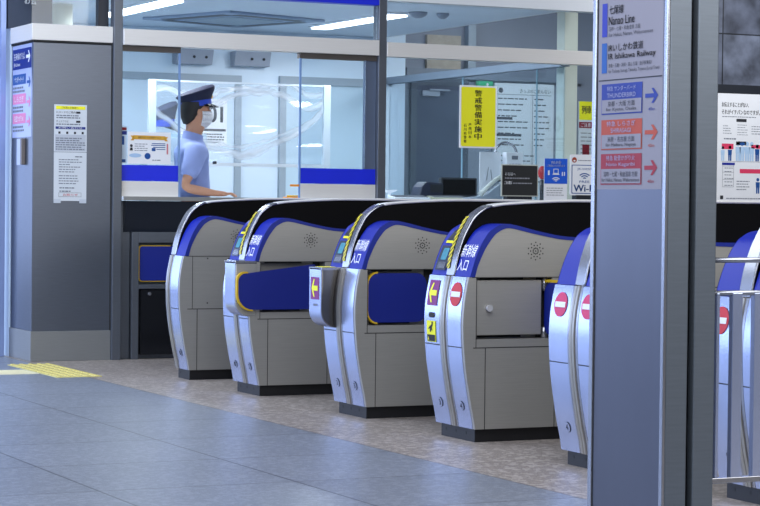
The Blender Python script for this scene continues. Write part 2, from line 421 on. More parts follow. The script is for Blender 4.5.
def pane(n, x0, x1, z0, z1, y=WY, edge=None, band=None):
    mb = MB(); mb.box(x0, y-.003, z0, x1, y+.003, z1); o = struct('window_%d' % n, mb, GLASS)
    if edge is not None:
        e = MB(); e.box(edge-.007, y-.006, z0, edge+.007, y+.006, z1); e.build('pane_edge', GEDGE, o)
    if band:
        b = MB(); b.box(band[0], y-.006, 1.238, band[1], y-.0035, 1.349); b.build('blue_film_band', BANDB, o)
        b = MB(); b.box(band[0], y-.008, 1.13, band[1], y-.0035, 1.236); b.build('lower_metal_rail', SATIN, o)
    return o
pane(1, 4.90, 5.325, 1.131, 2.174, edge=5.325, band=(4.90, 5.32))
pane(2, 6.245, 6.76, 1.131, 2.174, edge=6.245, band=(6.25, 6.845))
mb = MB(); mb.box(6.76, 14.412, 1.131, 6.846, 14.45, 2.174); struct('trim_9', mb, mat('inner_jamb_grey', (110, 124, 148), .35, .5, .05, 6), .002)
pane(3, 6.913, 8.78, 1.131, 2.17)
pane(4, 4.90, 6.846, 2.286, 2.54)
pane(5, 6.913, 8.78, 2.276, 2.575)
pane(6, 4.30, 4.76, 2.3, 3.0, 14.55)
# right glass side of the office
mb = MB(); mb.box(8.46, 14.52, 2.165, 8.54, 17.6, 2.225); struct('trim_10', mb, mat('side_beam_grey', (140, 152, 166), .5, .3, .04, 6))
mb = MB(); mb.box(8.497, 14.52, .1, 8.503, 17.6, 2.165); o = struct('window_7', mb, GLASS_S)
e = MB(); e.box(8.494, 14.95, .1, 8.506, 14.958, 2.165); e.box(8.494, 16.2, .1, 8.506, 16.208, 2.165); e.build('pane_edge', GEDGE2, o)
mb = MB(); mb.box(8.42, 14.48, 2.58, 8.46, 17.7, 2.75); struct('trim_11', mb, WHITE)
mb = MB(); mb.box(8.585, 14.68, 0, 8.705, 14.80, 3.0); struct('trim_12', mb, CREAM, .004)
# space beyond
mb = MB(); mb.box(8.66, 18.5, 0, 13, 18.65, 3.6); struct('wall_far', mb, DARKW)
mb = MB(); mb.box(9.2, 18.47, 0, 9.69, 18.5, 2.22); o = struct('door_3', mb, DARKD)
e = MB(); e.box(9.14, 18.46, 0, 9.2, 18.5, 2.28); e.box(9.69, 18.46, 0, 9.75, 18.5, 2.28); e.box(9.2, 18.46, 2.22, 9.69, 18.5, 2.28); e.build('door_frame', mat('far_frame_grey', (62, 70, 84), .5, .2, .04, 5), o)
e = MB(); e.box(9.24, 18.42, 2.12, 9.42, 18.47, 2.17); e.box(9.3, 18.40, 2.17, 9.52, 18.42, 2.185); e.build('door_closer', GREYPL, o)
mb = MB(); mb.box(9.3, 18.46, 2.38, 9.66, 18.5, 2.7); struct('trim_13', mb, BRICK)
mb = MB(); mb.box(9.08, 18.44, 2.29, 11, 18.5, 2.38); struct('trim_14', mb, mat('far_beam', (120, 130, 144), .5, .2, .04, 5))
mb = MB(); mb.box(9.72, 18.42, 2.38, 9.80, 18.5, 3.0); struct('trim_15', mb, OFFT)
mb = MB(); mb.box(8.7, 14.9, 3.2, 13, 18.65, 3.3); struct('ceiling_far', mb, CEIL)

# tiled wall to the right of the gates
def tile_wall_mat():
    m = bpy.data.materials.new('dark_stone_tiles'); m.use_nodes = True; nt = m.node_tree; b = nt.nodes['Principled BSDF']; N = nt.nodes.new; L = nt.links.new
    g = N('ShaderNodeNewGeometry'); mp = N('ShaderNodeMapping'); L(g.outputs['Position'], mp.inputs['Vector']); mp.inputs['Rotation'].default_value = (math.radians(-90), 0, 0); mp.inputs['Location'].default_value = (-10.25+.6*20, 0, 0)
    br = N('ShaderNodeTexBrick'); br.offset = 0; br.inputs['Scale'].default_value = 1; br.inputs['Brick Width'].default_value = .6; br.inputs['Row Height'].default_value = .42; br.inputs['Mortar Size'].default_value = .006
    br.inputs['Color1'].default_value = lin((74, 78, 88))+(1,); br.inputs['Color2'].default_value = lin((92, 97, 108))+(1,); br.inputs['Mortar'].default_value = lin((36, 38, 42))+(1,)
    L(mp.outputs['Vector'], br.inputs['Vector'])
    n = N('ShaderNodeTexNoise'); n.inputs['Scale'].default_value = 5; n.inputs['Detail'].default_value = 6; L(g.outputs['Position'], n.inputs['Vector'])
    r = N('ShaderNodeValToRGB'); r.color_ramp.elements[0].position = .35; r.color_ramp.elements[1].position = .68; r.color_ramp.elements[0].color = (.55, .55, .58, 1); r.color_ramp.elements[1].color = (1.9, 1.95, 2.1, 1)
    L(n.outputs['Fac'], r.inputs['Fac'])
    x = N('ShaderNodeMix'); x.data_type = 'RGBA'; x.blend_type = 'MULTIPLY'; x.inputs[0].default_value = 1; L(br.outputs['Color'], x.inputs[6]); L(r.outputs['Color'], x.inputs[7]); L(x.outputs[2], b.inputs['Base Color'])
    b.inputs['Roughness'].default_value = .3
    return m
mb = MB(); mb.box(9.7, 14.97, 0, 13, 15.2, 3.6); struct('wall_right', mb, tile_wall_mat())
mb = MB(); mb.box(9.9, 14.93, 2.035, 12, 14.97, 2.10); struct('trim_16', mb, DKPL)
mb = MB(); mb.box(9.8, 14.90, .3, 12, 14.97, 1.12); struct('trim_17', mb, BLACK)
# left edge: dark opening beyond the cabinet
mb = MB(); mb.box(3.25, 17.5, 0, 4.27, 17.6, 3.6); struct('wall_left', mb, mat('dark_left_wall', (30, 32, 40), .6, 0, .08, 3))
mb = MB(); mb.box(4.195, 14.945, 0, 4.235, 14.99, 3.0); struct('trim_18', mb, mat('bright_jamb', (150, 168, 214), .3, .5, .04, 5), .002)
mb = MB(); mb.box(3.2, 14.97, 1.95, 4.195, 15.0, 2.30); struct('trim_19', mb, mat('blue_grey_header', (96, 120, 176), .4, .3, .05, 4))
mb = MB(); mb.box(3.2, 14.97, 2.30, 4.27, 15.03, 3.0); o = struct('trim_20', mb, mat('dark_header', (52, 58, 72), .5, .2, .06, 4))

# ================================================================== STEEL CABINET
cab = thing('steel_cabinet', 'tall brushed steel cabinet with pale top band, beside the tactile paving at left', 'cabinet', (4.271, 14.41, 0))
CW, CD = .562, .515
b = MB(); b.box(0, 0, .205, CW, CD, 2.17); b.build('cabinet_body', STEEL_C, cab, .003)
b = MB(); b.box(-.012, -.012, 2.185, CW, CD, 2.296); b.box(-.006, -.006, 2.172, CW, CD, 2.185, 1); b.build('top_band', [SATIN, SEAM], cab, .003)
b = MB(); b.box(-.008, -.010, 0, CW, CD, .205); b.build('kick_plate', STEEL_P, cab, .003)
b = MB(); b.box(CW-.008, -.003, .205, CW, -.001, 2.17); b.build('edge_seam', SEAM, cab)

# direction sign on the narrow face (faces -x): local u = towards -y
sg = thing('direction_sign', 'small bluish line direction sign on the narrow left face of the steel cabinet', 'sign', (4.2695, 14.41+.49, 1.53), -PI/2)
S = Sheet(sg); W = .46
b = MB(); b.box(0, 0, 0, W, .0012, .635); b.build('sign_board', mat('cab_sign_bg', (176, 186, 222), .4, .1, .03, 6), sg)
S.rects('line_block', [(.01, .47, .46, .61)], P_BLUE); S.text('lettering', [('在来線のりば', .04, .535, .30, .585), ('JR Lines', .04, .485, .19, .515)], WHITE)
S.poly('arrow', [arrow(.385, .55, .10, .08)], WHITE, 2)
for v, m, t in ((.335, P_LBLUE, 'サンダーバード'), (.20, P_PINK, 'しらさぎ'), (.065, P_PINK, '能登かがり火')):
    S.rects('line_block', [(.015, v+.03, .33, v+.10)], m); S.text('lettering', [(t, .06, v+.045, .28, v+.085)], WHITE)
    S.rects('print', text_lines(.02, v-.03, .32, v+.02, 2, .6, int(v*100), .2, .03), GREYINK, 1)
    S.poly('arrow', [arrow(.40, v+.04, .09, .07)], m, 2)
hd = MB(); hd.box(-.03, 14.41+.16, 1.34, -.001, 14.41+.20, 1.52); tag(hd.build('pull_handle', mat('handle_bronze', (120, 112, 108), .4, .5, .05, 8), None, .004, loc=(4.271, 0, 0)), 'vertical bronze pull handle on the narrow left face of the cabinet', 'handle')
b = MB(); b.box(-.003, 14.41+.2, 1.34, -.001, 14.41+.37, 1.52); o = b.build('wall_plate', mat('plate_lilac', (182, 190, 224), .4, .2, .03, 8), None, loc=(4.271, 0, 0)); tag(o, 'pale square cover plate beside the bronze handle on the cabinet', 'plate')

# paper notices on the cabinet's wide face
nt_ = thing('paper_notice', 'upper paper notice with a yellow heading taped to the steel cabinet', 'notice', (4.42, 14.405, 1.43)); S = Sheet(nt_)
b = MB(); b.box(0, 0, 0, .232, .002, .322); b.build('sheet', PAPER, nt_)
S.rects('heading_bar', [(.012, .29, .22, .312)], YELLOW); S.text('lettering', [('ご利用のお客様へ', .05, .294, .17, .309)], INK)
S.rects('blue_bar', [(.01, .155, .222, .172)], P_BLUE); S.text('lettering', [('お問い合わせ', .03, .158, .2, .17)], WHITE)
S.text('lettering', [('ICカードのご案内', .015, .262, .15, .278), ('きっぷうりば', .015, .2, .10, .216)], INK)
S.rects('print', text_lines(.015, .225, .2, .255, 2, .5, 3)+text_lines(.015, .18, .2, .196, 1, .5, 4)+text_lines(.012, .01, .222, .10, 6, .5, 5, .2), GREYINK)
S.rects('print', [(.155, .262, .185, .276), (.155, .2, .185, .214)]+[(.03+.055*i, .122, .045+.055*i, .138) for i in range(4)], INK)
S.rects('grey_panel', [(.008, .006, .224, .118)], mat('panel_grey', (190, 196, 206), .6, 0, .03, 8), .5)
nt_ = thing('paper_notice', 'lower paper notice with a small red line of print taped to the steel cabinet', 'notice', (4.42, 14.405, 1.095)); S = Sheet(nt_)
b = MB(); b.box(0, 0, 0, .232, .002, .332); b.build('sheet', PAPER, nt_)
S.rects('print', text_lines(.15, .295, .215, .31, 1, .5, 6, .1)+text_lines(.035, .19, .2, .29, 6, .35, 7, .5)+text_lines(.035, .11, .18, .18, 4, .35, 8, .4)+text_lines(.04, .055, .19, .1, 2, .35, 9, .5), GREYINK)
S.rects('print', [(.035, .028, .195, .0295), (.035, .055, .195, .0565), (.035, .028, .0365, .0565), (.1935, .028, .195, .0565)], INK)
S.text('lettering', [('050-1234', .065, .034, .17, .05)] if False else [('お知らせ', .065, .034, .17, .05)], RED)
for x in (0, .182):
    tp = MB(); tp.box(x, -.0005, -.015, x+.05, .001, .012); tp.build('tape', mat('clear_tape', (196, 204, 214), .3, 0, .03, 8), nt_)

# ================================================================== COUNTER AND WALL FLAP GATE
ct = thing('service_counter', 'long staffed counter with white worktop under the office windows', 'counter', (4.9, 14.41, 0))
b = MB(); b.box(0, -.06, 1.105, 3.9, .6, 1.129); b.build('worktop', mat('counter_white', (226, 230, 234), .35, 0, .03, 4), ct, .005)
b = MB(); b.box(0, -.064, 1.103, 3.9, -.0605, 1.131); b.build('worktop_edge', STEEL_P, ct, .001)
b = MB(); b.prism([(-.05, 1.1), (.05, 1.1), (.05, .89), (.035, .885), (.02, .885)], .03, 3.85, 'x'); b.build('sloping_apron', mat('apron_dark', (44, 50, 62), .35, .5, .06, 6), ct)
b = MB(); b.box(0, .03, 0, .08, .5, 1.10); b.build('end_panel', STEEL_D, ct, .002)
b = MB(); b.box(1.75, .03, 0, 3.88, .5, 1.10); b.build('front_panel', STEEL_D, ct, .002)

wg = thing('wall_gate', 'dark steel gate unit with blue flap below the counter, left of the gate row', 'ticket gate', (4.984, 14.40, 0))
b = MB(); b.box(0, 0, 0, .05, .4, .885); b.box(.05, 0, .81, 1.65, .4, .885); b.box(.05, .06, 0, 1.65, .4, .81); b.box(1.4, 0, .0, 1.65, .07, .81); b.box(.05, 0, .49, 1.4, .07, .52)
b.build('gate_frame', STEEL_D, wg, .003)
b = MB(); b.box(.07, .012, .03, 1.38, .055, .485); b.build('lower_panel', mat('glossy_dark_panel', (40, 42, 48), .15, .6, .1, 5), wg, .003)
b = MB(); b.prism([(x, z) for x, z in rrect(.062, .545, .75, .785, .02)], .015, .045); fl = b.build('flap_door', FLAP, wg, .003)
b = MB(); b.prism(rrect(.055, .538, .3, .792, .024), .02, .04); b.build('edge_trim', YEDGE, fl)
b = MB(); b.tube([(.13, .012, .455), (.13, -.004, .455)], .012); b.build('knob', STEEL_S, wg)

# ================================================================== TICKET GATES
GL = 1.72          # length
X0 = 4.70
front = [(.050, .062), (.040, .12), (.025, .186), (.008, .278), (-.005, .36), (-.013, .44), (-.017, .50), (-.018, .57), (-.012, .65), (.000, .72), (.010, .765)]
front = smooth_curve([(x-.005, z) for x, z in front], 4)
hood_o = [(.010, .765), (.027, .82), (.045, .868), (.070, .921), (.104, .970), (.130, .990), (.16, 1.005), (.20, 1.012), (.24, 1.007), (.287, .997), (.372, .978), (.50, .956), (.65, .949), (GL/2, .948)]
hood_i = [(.036, .765), (.048, .81), (.064, .848), (.094, .905), (.130, .953), (.150, .970), (.178, .985), (.208, .992), (.244, .988), (.287, .979), (.374, .961), (.50, .94), (.65, .933), (GL/2, .932)]
hood_o = smooth_curve(hood_o, 4); hood_i = smooth_curve(hood_i, 4)
rim_o = smooth_curve([(.004, .765), (.024, .861), (.049, .936), (.073, .985), (.104, 1.035), (.141, 1.068), (.183, 1.092), (.236, 1.104), (.29, 1.110), (.45, 1.121), (.625, 1.129), (GL/2, 1.130)], 4)
rim_i = smooth_curve([(.016, .765), (.036, .860), (.060, .932), (.084, .979), (.114, 1.027), (.148, 1.058), (.187, 1.081), (.238, 1.092), (.291, 1.098), (.45, 1.108), (.625, 1.115), (GL/2, 1.116)], 4)
def mirror(L): return [(GL-x, z) for x, z in L[::-1]]
def full(L): return L+mirror(L)[1:]
def fx(z): return interp(front, z)
hood_rise = [p for p in hood_o if p[0] <= .2]
def hx(z): return interp(hood_rise, z)
rim_rise = [p for p in rim_o if p[0] <= .3]
def rx(z): return interp(rim_rise, z)

def wrap(parts, prof, off, name, mats, parent, step=.02):
    """decal on the curved front: parts = list of (polygon in (y,z), material index)"""
    bm = bmesh.new()
    for poly, mi in parts:
        vs = [bm.verts.new((0, y, z)) for y, z in poly]; f = bm.faces.new(vs); f.material_index = mi
    zs = [v.co.z for v in bm.verts]; z = min(zs)+step
    while z < max(zs):
        g = bm.verts[:]+bm.edges[:]+bm.faces[:]
        bmesh.ops.bisect_plane(bm, geom=g, plane_co=(0, 0, z), plane_no=(0, 0, 1)); z += step
    for v in bm.verts: v.co.x = prof(v.co.z)-off*(1)
    for f in bm.faces:
        f.normal_update()
        if f.normal.x > 0: f.normal_flip()
    me = bpy.data.meshes.new(name); bm.to_mesh(me); bm.free()
    for m in mats: me.materials.append(m)
    return link(name, me, parent)
def wrap_text(items, prof, off, name, m, parent, bold=.0):
    bm = bmesh.new()
    for (t, yl, z0, yr, z1) in items: add_text(bm, t, 0, z0, 1, z1, lambda u, v: (prof(v)-off, yl+(yr-yl)*u, v), 0, bold)
    me = bpy.data.meshes.new(name); bm.to_mesh(me); bm.free(); me.materials.append(m)
    return link(name, me, parent)

CACHE = {}
def cached(key, fn):
    if key not in CACHE: CACHE[key] = fn()
    return CACHE[key]
HW = .195; FH = .04; BW = .168     # half width of the gate, half width of the divider

def body_mesh(left, right, recess):
    mb = MB(); yl = HW if left else FH; yr = -HW if right else -FH
    low = [p for p in front if p[1] <= .441]; up = [p for p in front if p[1] >= .44]
    lo = low+[(x, z) for x, z in mirror(low)]
    mb.prism(lo, yr, yl)
    hi = up+mirror(up)
    if recess:
        core = yr+.075
        mb.prism(hi, core, yl)
        xa, xb = .045, .445
        fr = up+[(xa, .765), (xa, .44)]
        mb.prism(fr, yr, core+.001)
        mb.box(xb, yr, .44, GL-.04, core+.001, .765)
        mb.box(xa, yr, .44, xb, core+.001, .478)
        # dark slots at the top and bottom of the recess
        mb.box(.10, core-.002, .752, .33, core, .764, 1); mb.box(.09, core-.002, .482, .32, core, .492, 1)
        mb.box(.40, core-.003, .478, .445, core, .764, 1)
        mb.box(xa-.002, yr-.0012, .44, xa+.001, yr, .765, 1)
    else:
        mb.prism(hi, yr, yl)
        if right:
            mb.box(.06, yr-.0012, .44, .063, yr, .765, 1)
            for x in (.16, .30):
                for z in (.75, .475): mb.box(x-.004, yr-.0012, z-.004, x+.004, yr, z+.004, 1)
    # seams
    for s, y in ((-1, yr), (1, yl)):
        if (s == -1 and not right) or (s == 1 and not left): continue
        a, b = (y-.0012, y) if s == -1 else (y, y+.0012)
        mb.box(.03, a, .437, GL-.03, b, .441, 1)
        mb.box(.092, a, .062, .0955, b, .44, 1); mb.box(.462, a, .062, .4655, b, .44, 1)
        mb.box(.02, a, .762, GL-.02, b, .7655, 1)
    return mb.mesh('gate_body', [STEEL, SEAM], smooth=True, angle=30)

def plate_mesh(side):
    """bluish curved front plate of one lane half with its cross seam"""
    mb = MB(); y0, y1 = (FH+.001, HW+.001) if side > 0 else (-HW+.020, -FH-.001)
    out = [(x-.003, z) for x, z in front]; inn = [(x+.02, z) for x, z in front]
    mb.band(out, inn, y0, y1)
    mb.band([(fx(z)-.0045, z) for z in (.438, .442)], [(fx(z), z) for z in (.438, .442)], y0, y1, 1)
    return mb.mesh('front_plate', [STEEL_F, SEAM], smooth=True, angle=40)

def strip_mesh():
    mb = MB()
    for y0, y1, d, m in ((-FH, -.018, .004, 0), (-.018, -.002, .009, 1), (-.002, .002, .006, 2), (.002, .018, .009, 1), (.018, FH, .004, 0)):
        mb.band([(x-d, z) for x, z in front], [(x+.02, z) for x, z in front], y0, y1, m)
    return mb.mesh('center_strip', [STEEL_S, TAN, SEAM], smooth=True, angle=40)

def hood_mesh(side):
    mb = MB(); y0, y1 = (FH, HW) if side > 0 else (-HW, -FH)
    mb.band(full(hood_o), full(hood_i), y0, y1)
    ys = HW+.0008 if side > 0 else -HW-.0008
    o, i = full(hood_o), full(hood_i)
    for a, b, c, d in zip(o, o[1:], i[1:], i):
        mb.face([(a[0], ys, a[1]), (b[0], ys, b[1]), (c[0], ys, c[1]), (d[0], ys, d[1])], 1)
    return mb.mesh('blue_hood', [BLUE, BLUE_E], smooth=True, angle=40)

def side_mesh(side):
    mb = MB(); y0, y1 = (FH, HW-.002) if side > 0 else (-HW+.002, -FH)
    mb.prism(full(hood_i), y0, y1)
    y = HW-.002+.0008 if side > 0 else -HW+.002-.0008
    # speaker grille: rings of small dark holes
    pts = [(0, 0)]
    for k in range(1, 4):
        for j in range(10): pts.append((.0135*k*math.cos(2*PI*(j+.5*(k % 2))/10), .0135*k*math.sin(2*PI*(j+.5*(k % 2))/10)))
    for (dx, dz) in pts:
        cx, cz = .355+dx, .886+dz; r = .0038
        mb.face([(cx+r*math.cos(t*PI/3), y, cz+r*math.sin(t*PI/3)) for t in range(6)], 1)
    return mb.mesh('upper_side_panel', [STEEL, SEAM], smooth=True, angle=30)

def rim_mesh():
    mb = MB()
    n = len([p for p in rim_o if p[0] < .2])
    o, i = full(rim_o), full(rim_i)
    mb.band(o[:n+1], i[:n+1], -FH, FH, 0); mb.band(o[n:-n], i[n:-n], -FH, FH, 1); mb.band(o[-n-1:], i[-n-1:], -FH, FH, 0)
    return mb.mesh('divider_rim', [STEEL_S, RIM], smooth=True, angle=40)
def divider_mesh():
    mb = MB(); mb.prism(full(rim_i), -.03, .03); return mb.mesh('divider_panel', [SMOKE], smooth=True, angle=30)
def plinth_mesh(left, right):
    mb = MB(); mb.box(.058, (-BW if right else -FH+.012), 0, GL-.058, (BW if left else FH-.012), .066)
    for k in range(3 if left else 1):
        y = (BW if left else FH)-.05-.1*k; mb.box(.0572, y-.006, .03, .058, y+.006, .045, 1)
    return mb.mesh('plinth', [BLACK, SEAM])
def flap_mesh():
    mb = MB(); mb.prism(rrect(.0, .0, .37, .252, .06), -.011, .011); return mb.mesh('flap_door', [FLAP], smooth=True, angle=40)
def flap_edge_mesh():
    P = rrect(.0, .0, .37, .252, .06); Q = rrect(-.008, -.008, .378, .260, .068)
    P = [p for p in P if p[0] <= .12]; Q = [q for q in Q if q[0] <= .123]
    mb = MB(); n = min(len(P), len(Q)); mb.band(Q[:n], P[:n], -.013, .009); return mb.mesh('edge_trim', [YEDGE])

def make_gate(X0, yc, label, left=True, right=True, recess=False, display=True, letters=True, arrow_st=False, warn=False, noentry_l=None, noentry_r=None, nums=(None, None), box=None, flap=None, lock=False, slot=False):
    g = thing('ticket_gate', label, 'ticket gate', (X0, yc, 0), 0, 'row of automatic ticket gates')
    L = lambda nm, key, fn, par=g, bev=0: link(nm, cached(key, fn), par, bev)
    L('plinth', ('pl', left, right), lambda: plinth_mesh(left, right))
    L('gate_body', ('gb', left, right, recess), lambda: body_mesh(left, right, recess))
    rm = L('divider_rim', 'rim', rim_mesh, g, .006)
    L('divider_panel', 'div', divider_mesh)
    L('center_strip', 'strip', strip_mesh)
    for s, on in ((1, left), (-1, right)):
        if not on: continue
        L('front_plate', ('fp', s), lambda: plate_mesh(s))
        L('blue_hood', ('hd', s), lambda: hood_mesh(s), g, .003)
        L('upper_side_panel', ('sp', s), lambda: side_mesh(s))
    if display:
        # ticket display on the left half: grey bezel, cyan screen, yellow bar, dark slot
        d = wrap([([(.168, .790), (.062, .790), (.062, .905), (.168, .905)], 0)], hx, .006, 'ticket_display', [PANELG], g)
        wrap([(rrect(.082, .838, .138, .893, .008), 0)], hx, .008, 'screen', [SCREEN], d)
        wrap([(rrect(.072, .798, .148, .828, .004), 0)], hx, .008, 'ticket_slot_plate', [STEEL_S], d)
        wrap([([(.150, .917), (.045, .917), (.045, .929), (.150, .929)], 0)], hx, .007, 'yellow_bar', [YELLOW], d)
        wrap([([(.155, .931), (.043, .931), (.043, .985), (.135, .985)], 0)], hx, .005, 'dark_slot', [DKPL], d)
        wrap([([(.038, .80), (.010, .80), (.010, 1.045), (.038, 1.045)], 0)], rx, .004, 'hazard_stripe', [HAZ], rm)
    if letters:
        wrap_text([('新幹線', -.046, .856, -.186, .916), ('入口', -.052, .792, -.148, .846)], hx, .005, 'lettering', mat('hood_letter_white', (255, 255, 255), .5, 0, .01, 8, emit=(220, 228, 255), es=.25), g, 0)  # slight glow added to the white print so it reads brighter
    if arrow_st:
        off = .007 if box is None else .0
        if box is None:
            wrap([([(.172, .622), (.072, .622), (.072, .742), (.172, .742)], 0)], fx, .006, 'arrow_sticker', [PURPLE], g)
            wrap([(arrow(.122, .682, .078, .092, True), 0)], fx, .0075, 'arrow', [YELLOW], g)
    if slot:
        wrap([(rrect(.09, .565, .145, .590, .011), 0)], fx, .007, 'finger_slot', [SEAM], g)
    if warn:
        w = wrap([([(.165, .45), (.075, .45), (.075, .55), (.165, .55)], 0)], fx, .006, 'warning_sticker', [YELLOW], g)
        wrap([([(.160, .453), (.080, .453), (.080, .484), (.160, .484)], 0), ([(.132, .498), (.122, .496), (.108, .52), (.098, .535), (.106, .54), (.118, .528), (.128, .52)], 0), (circ(.106, .540, .007), 0), ([(.146, .512), (.140, .508), (.120, .522), (.124, .530)], 0), ([(.112, .505), (.104, .502), (.112, .522), (.118, .522)], 0)], fx, .0075, 'pictogram', [INK], w)
        wrap([([(.152, .459), (.138, .459), (.145, .476)], 0)], fx, .009, 'triangle', [YELLOW], w)
    for spec in (noentry_l, noentry_r):
        if not spec: continue
        y, z, r, m = spec
        n_ = wrap([(circ(y, z, r), 0)], fx, .006, 'no_entry_sticker', [m], g)
        wrap([([(y+r*.8, z-r*.22), (y-r*.8, z-r*.22), (y-r*.8, z+r*.22), (y+r*.8, z+r*.22)], 0)], fx, .008, 'bar', [WHITE], n_)
    for s, t in zip((1, -1), nums):
        if not t: continue
        y = .108*s; z = .165
        bd = wrap([([(y+.0225*math.cos(2*PI*i/24), z+.0225*math.sin(2*PI*i/24)) for i in range(24)], 0)], fx, .0055, 'number_badge', [SEAM], g)
        wrap([([(y+.0215*math.cos(2*PI*i/24), z+.0215*math.sin(2*PI*i/24)) for i in range(24)], 0)], fx, .007, 'badge_face', [STEEL_F], bd)
        wrap_text([(t, y+.008, z-.013, y-.008, z+.013)], fx, .0085, 'number', INK, bd)
    if box:
        s = box; y0, y1 = (FH, HW) if s > 0 else (-HW-.004, -FH)
        P = [(.02, .762), (.02, .455), (-.02, .455)]
        for i in range(9):
            t = math.radians(270-90*i/8); P.append((-.022+.085*math.cos(t), .54+.085*math.sin(t)))
        P += [(-.107, .762)]
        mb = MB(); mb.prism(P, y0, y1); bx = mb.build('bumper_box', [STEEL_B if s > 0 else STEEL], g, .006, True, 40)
        mb = MB(); mb.box(-.109, y0-.004, .752, .02, y1+.004, .768); mb.build('box_lid', STEEL_S, bx, .003)
        # bright front cover plate
        Q = [p for p in P if p[0] < -.04]
        mb = MB(); mb.band([(x-.002, z) for x, z in Q], [(x+.004, z) for x, z in Q], y0+.004, y1-.004); mb.build('box_front', [STEEL_F], bx, 0, True, 40)
        if s > 0:
            mb = MB(); mb.face([(-.1105, .170, .60), (-.1105, .066, .60), (-.1105, .066, .715), (-.1105, .170, .715)]); st = mb.build('arrow_sticker', PURPLE, bx)
            mb = MB(); mb.face([(-.1120, y, z) for y, z in arrow(.118, .658, .078, .092, True)]); mb.build('arrow', YELLOW, st)
            mb = MB(); mb.box(-.1105, .085, .565, -.109, .135, .577); mb.build('label_strip', GREYINK, bx)
            mb = MB(); mb.box(-.09, .06, .768, -.02, .15, .7695); mb.build('yellow_patch', YELLOW, bx)
    if flap == 'long':
        P = [(.47, .0), (.47, .255)]+[(.06, .205)]
        for i in range(7):
            t = math.radians(90+90*i/6); P.append((.045+.045*math.cos(t), .160+.045*math.sin(t)))
        for i in range(7):
            t = math.radians(180+90*i/6); P.append((.09+.09*math.cos(t), .09+.09*math.sin(t)))
        mb = MB(); mb.prism(P, -.012, .012); f_ = mb.build('flap_door', FLAP, g, 0, True, 40); f_.location = (-.10, -HW-.016, .494)
        E_ = [p for p in P if p[0] < .1]; c_ = (.1, .1)
        mb = MB(); mb.band([(x+(x-c_[0])*.09, z+(z-c_[1])*.09) for x, z in E_], E_, -.014, .008); mb.build('edge_trim', YEDGE, f_)
    elif flap:
        x, y, z, ry, rz, sx = flap
        f_ = link('flap_door', cached('flap', flap_mesh), g); f_.location = (x, y, z); f_.rotation_euler = (0, 0, rz); f_.scale = (sx, 1, 1)
        e_ = link('edge_trim', cached('flape', flap_edge_mesh), f_)
    if lock:
        mb = MB(); mb.box(.05, -HW+.012, .496, .395, -HW+.07, .750); cv = mb.build('recess_cover', STEEL, g, .003)
        mb = MB(); mb.tube([(.113, -HW+.012, .622), (.113, -HW-.006, .622)], .016, 14); mb.build('lock_knob', mat('bright_knob', (214, 214, 218), .25, .4, .03, 8), cv)
        mb = MB()
        mb.bm.free()
        for z0, z1 in ((.478, .53), (.70, .764)):
            mb = MB(); mb.tube([(.42, -HW+.03, z0), (.42, -HW+.03, z1)], .016, 14); mb.build('hinge_post', STEEL_S, g)
        # closed flap stands out across the passage
        f_ = link('flap_door', cached('flap', flap_mesh), g); f_.location = (.425, -HW+.02, .49); f_.rotation_euler = (0, 0, -PI/2+.12); f_.scale = (-1, 1, 1)
        f_.scale = (1, 1, 1)
        mb = MB(); mb.box(.0, -.013, .25, .34, .013, .262); mb.build('edge_trim', YEDGE, f_)
    return g

make_gate(4.697, 12.812, 'narrow one-sided ticket gate, farthest of the row, nearest the counter', left=False, display=False, letters=False, nums=(None, '1'))
make_gate(4.676, 11.63, 'ticket gate with a long blue flap folded over its boxed-out steel side', recess=True, nums=('1', '2'), box=-1, flap='long')
make_gate(4.697, 10.25, 'ticket gate with a steel box and purple arrow sticking out of its front', recess=True, arrow_st=True, nums=('2', '3'), box=1, flap=(.052, -HW+.02, .492, 0, 0, .90))
make_gate(4.70, 9.079, 'ticket gate with purple arrow, yellow warning sticker and red no-entry disc', recess=True, arrow_st=True, warn=True, slot=True, noentry_r=(-.108, .684, .056, RED), nums=('3', '4'), lock=True)
make_gate(4.672, 7.849, 'ticket gate partly hidden by the sign pillar, with pink no-entry disc', display=False, letters=False, noentry_l=(.115, .684, .052, PINK), noentry_r=(-.108, .684, .052, PINK), nums=('4', '5'))
make_gate(4.702, 6.714, 'ticket gate behind the steel railing at the right edge', display=False, letters=False, noentry_l=(.115, .676, .052, RED), nums=('5', '6'))

# ================================================================== SIGN PILLAR
PX, PY = 3.684, 5.66
pl = thing('sign_pillar', 'tall steel pillar in the foreground carrying the railway line sign', 'pillar', (PX, PY, 0))
b = MB(); b.box(0, .0, 0, .078, .44, 3.0); b.build('pillar_shell', mat('pillar_side_steel', (106, 114, 124), .42, .6, .07, 4, (2, 2, 30)), pl, .004)
b = MB(); b.box(.101, .0, 0, .178, .44, 3.0); b.build('pillar_shell', mat('pillar_side_steel', (96, 106, 116)), pl, .004)
b = MB(); b.box(.076, .03, 0, .103, .41, 3.0); b.build('dark_slot', SMOKE, pl)
FACE = mat('pillar_face_steel', (96, 98, 108), .3, .8, .06, 3, (1, 1, .4))
b = MB(); b.box(-.006, .022, 0, .0, .412, 3.0); b.build('front_face', FACE, pl)
b = MB(); b.box(-.012, .0, 0, .0, .018, 3.0); b.box(-.012, .418, 0, .0, .44, 3.0); b.build('edge_profile', STEEL_S, pl, .003)

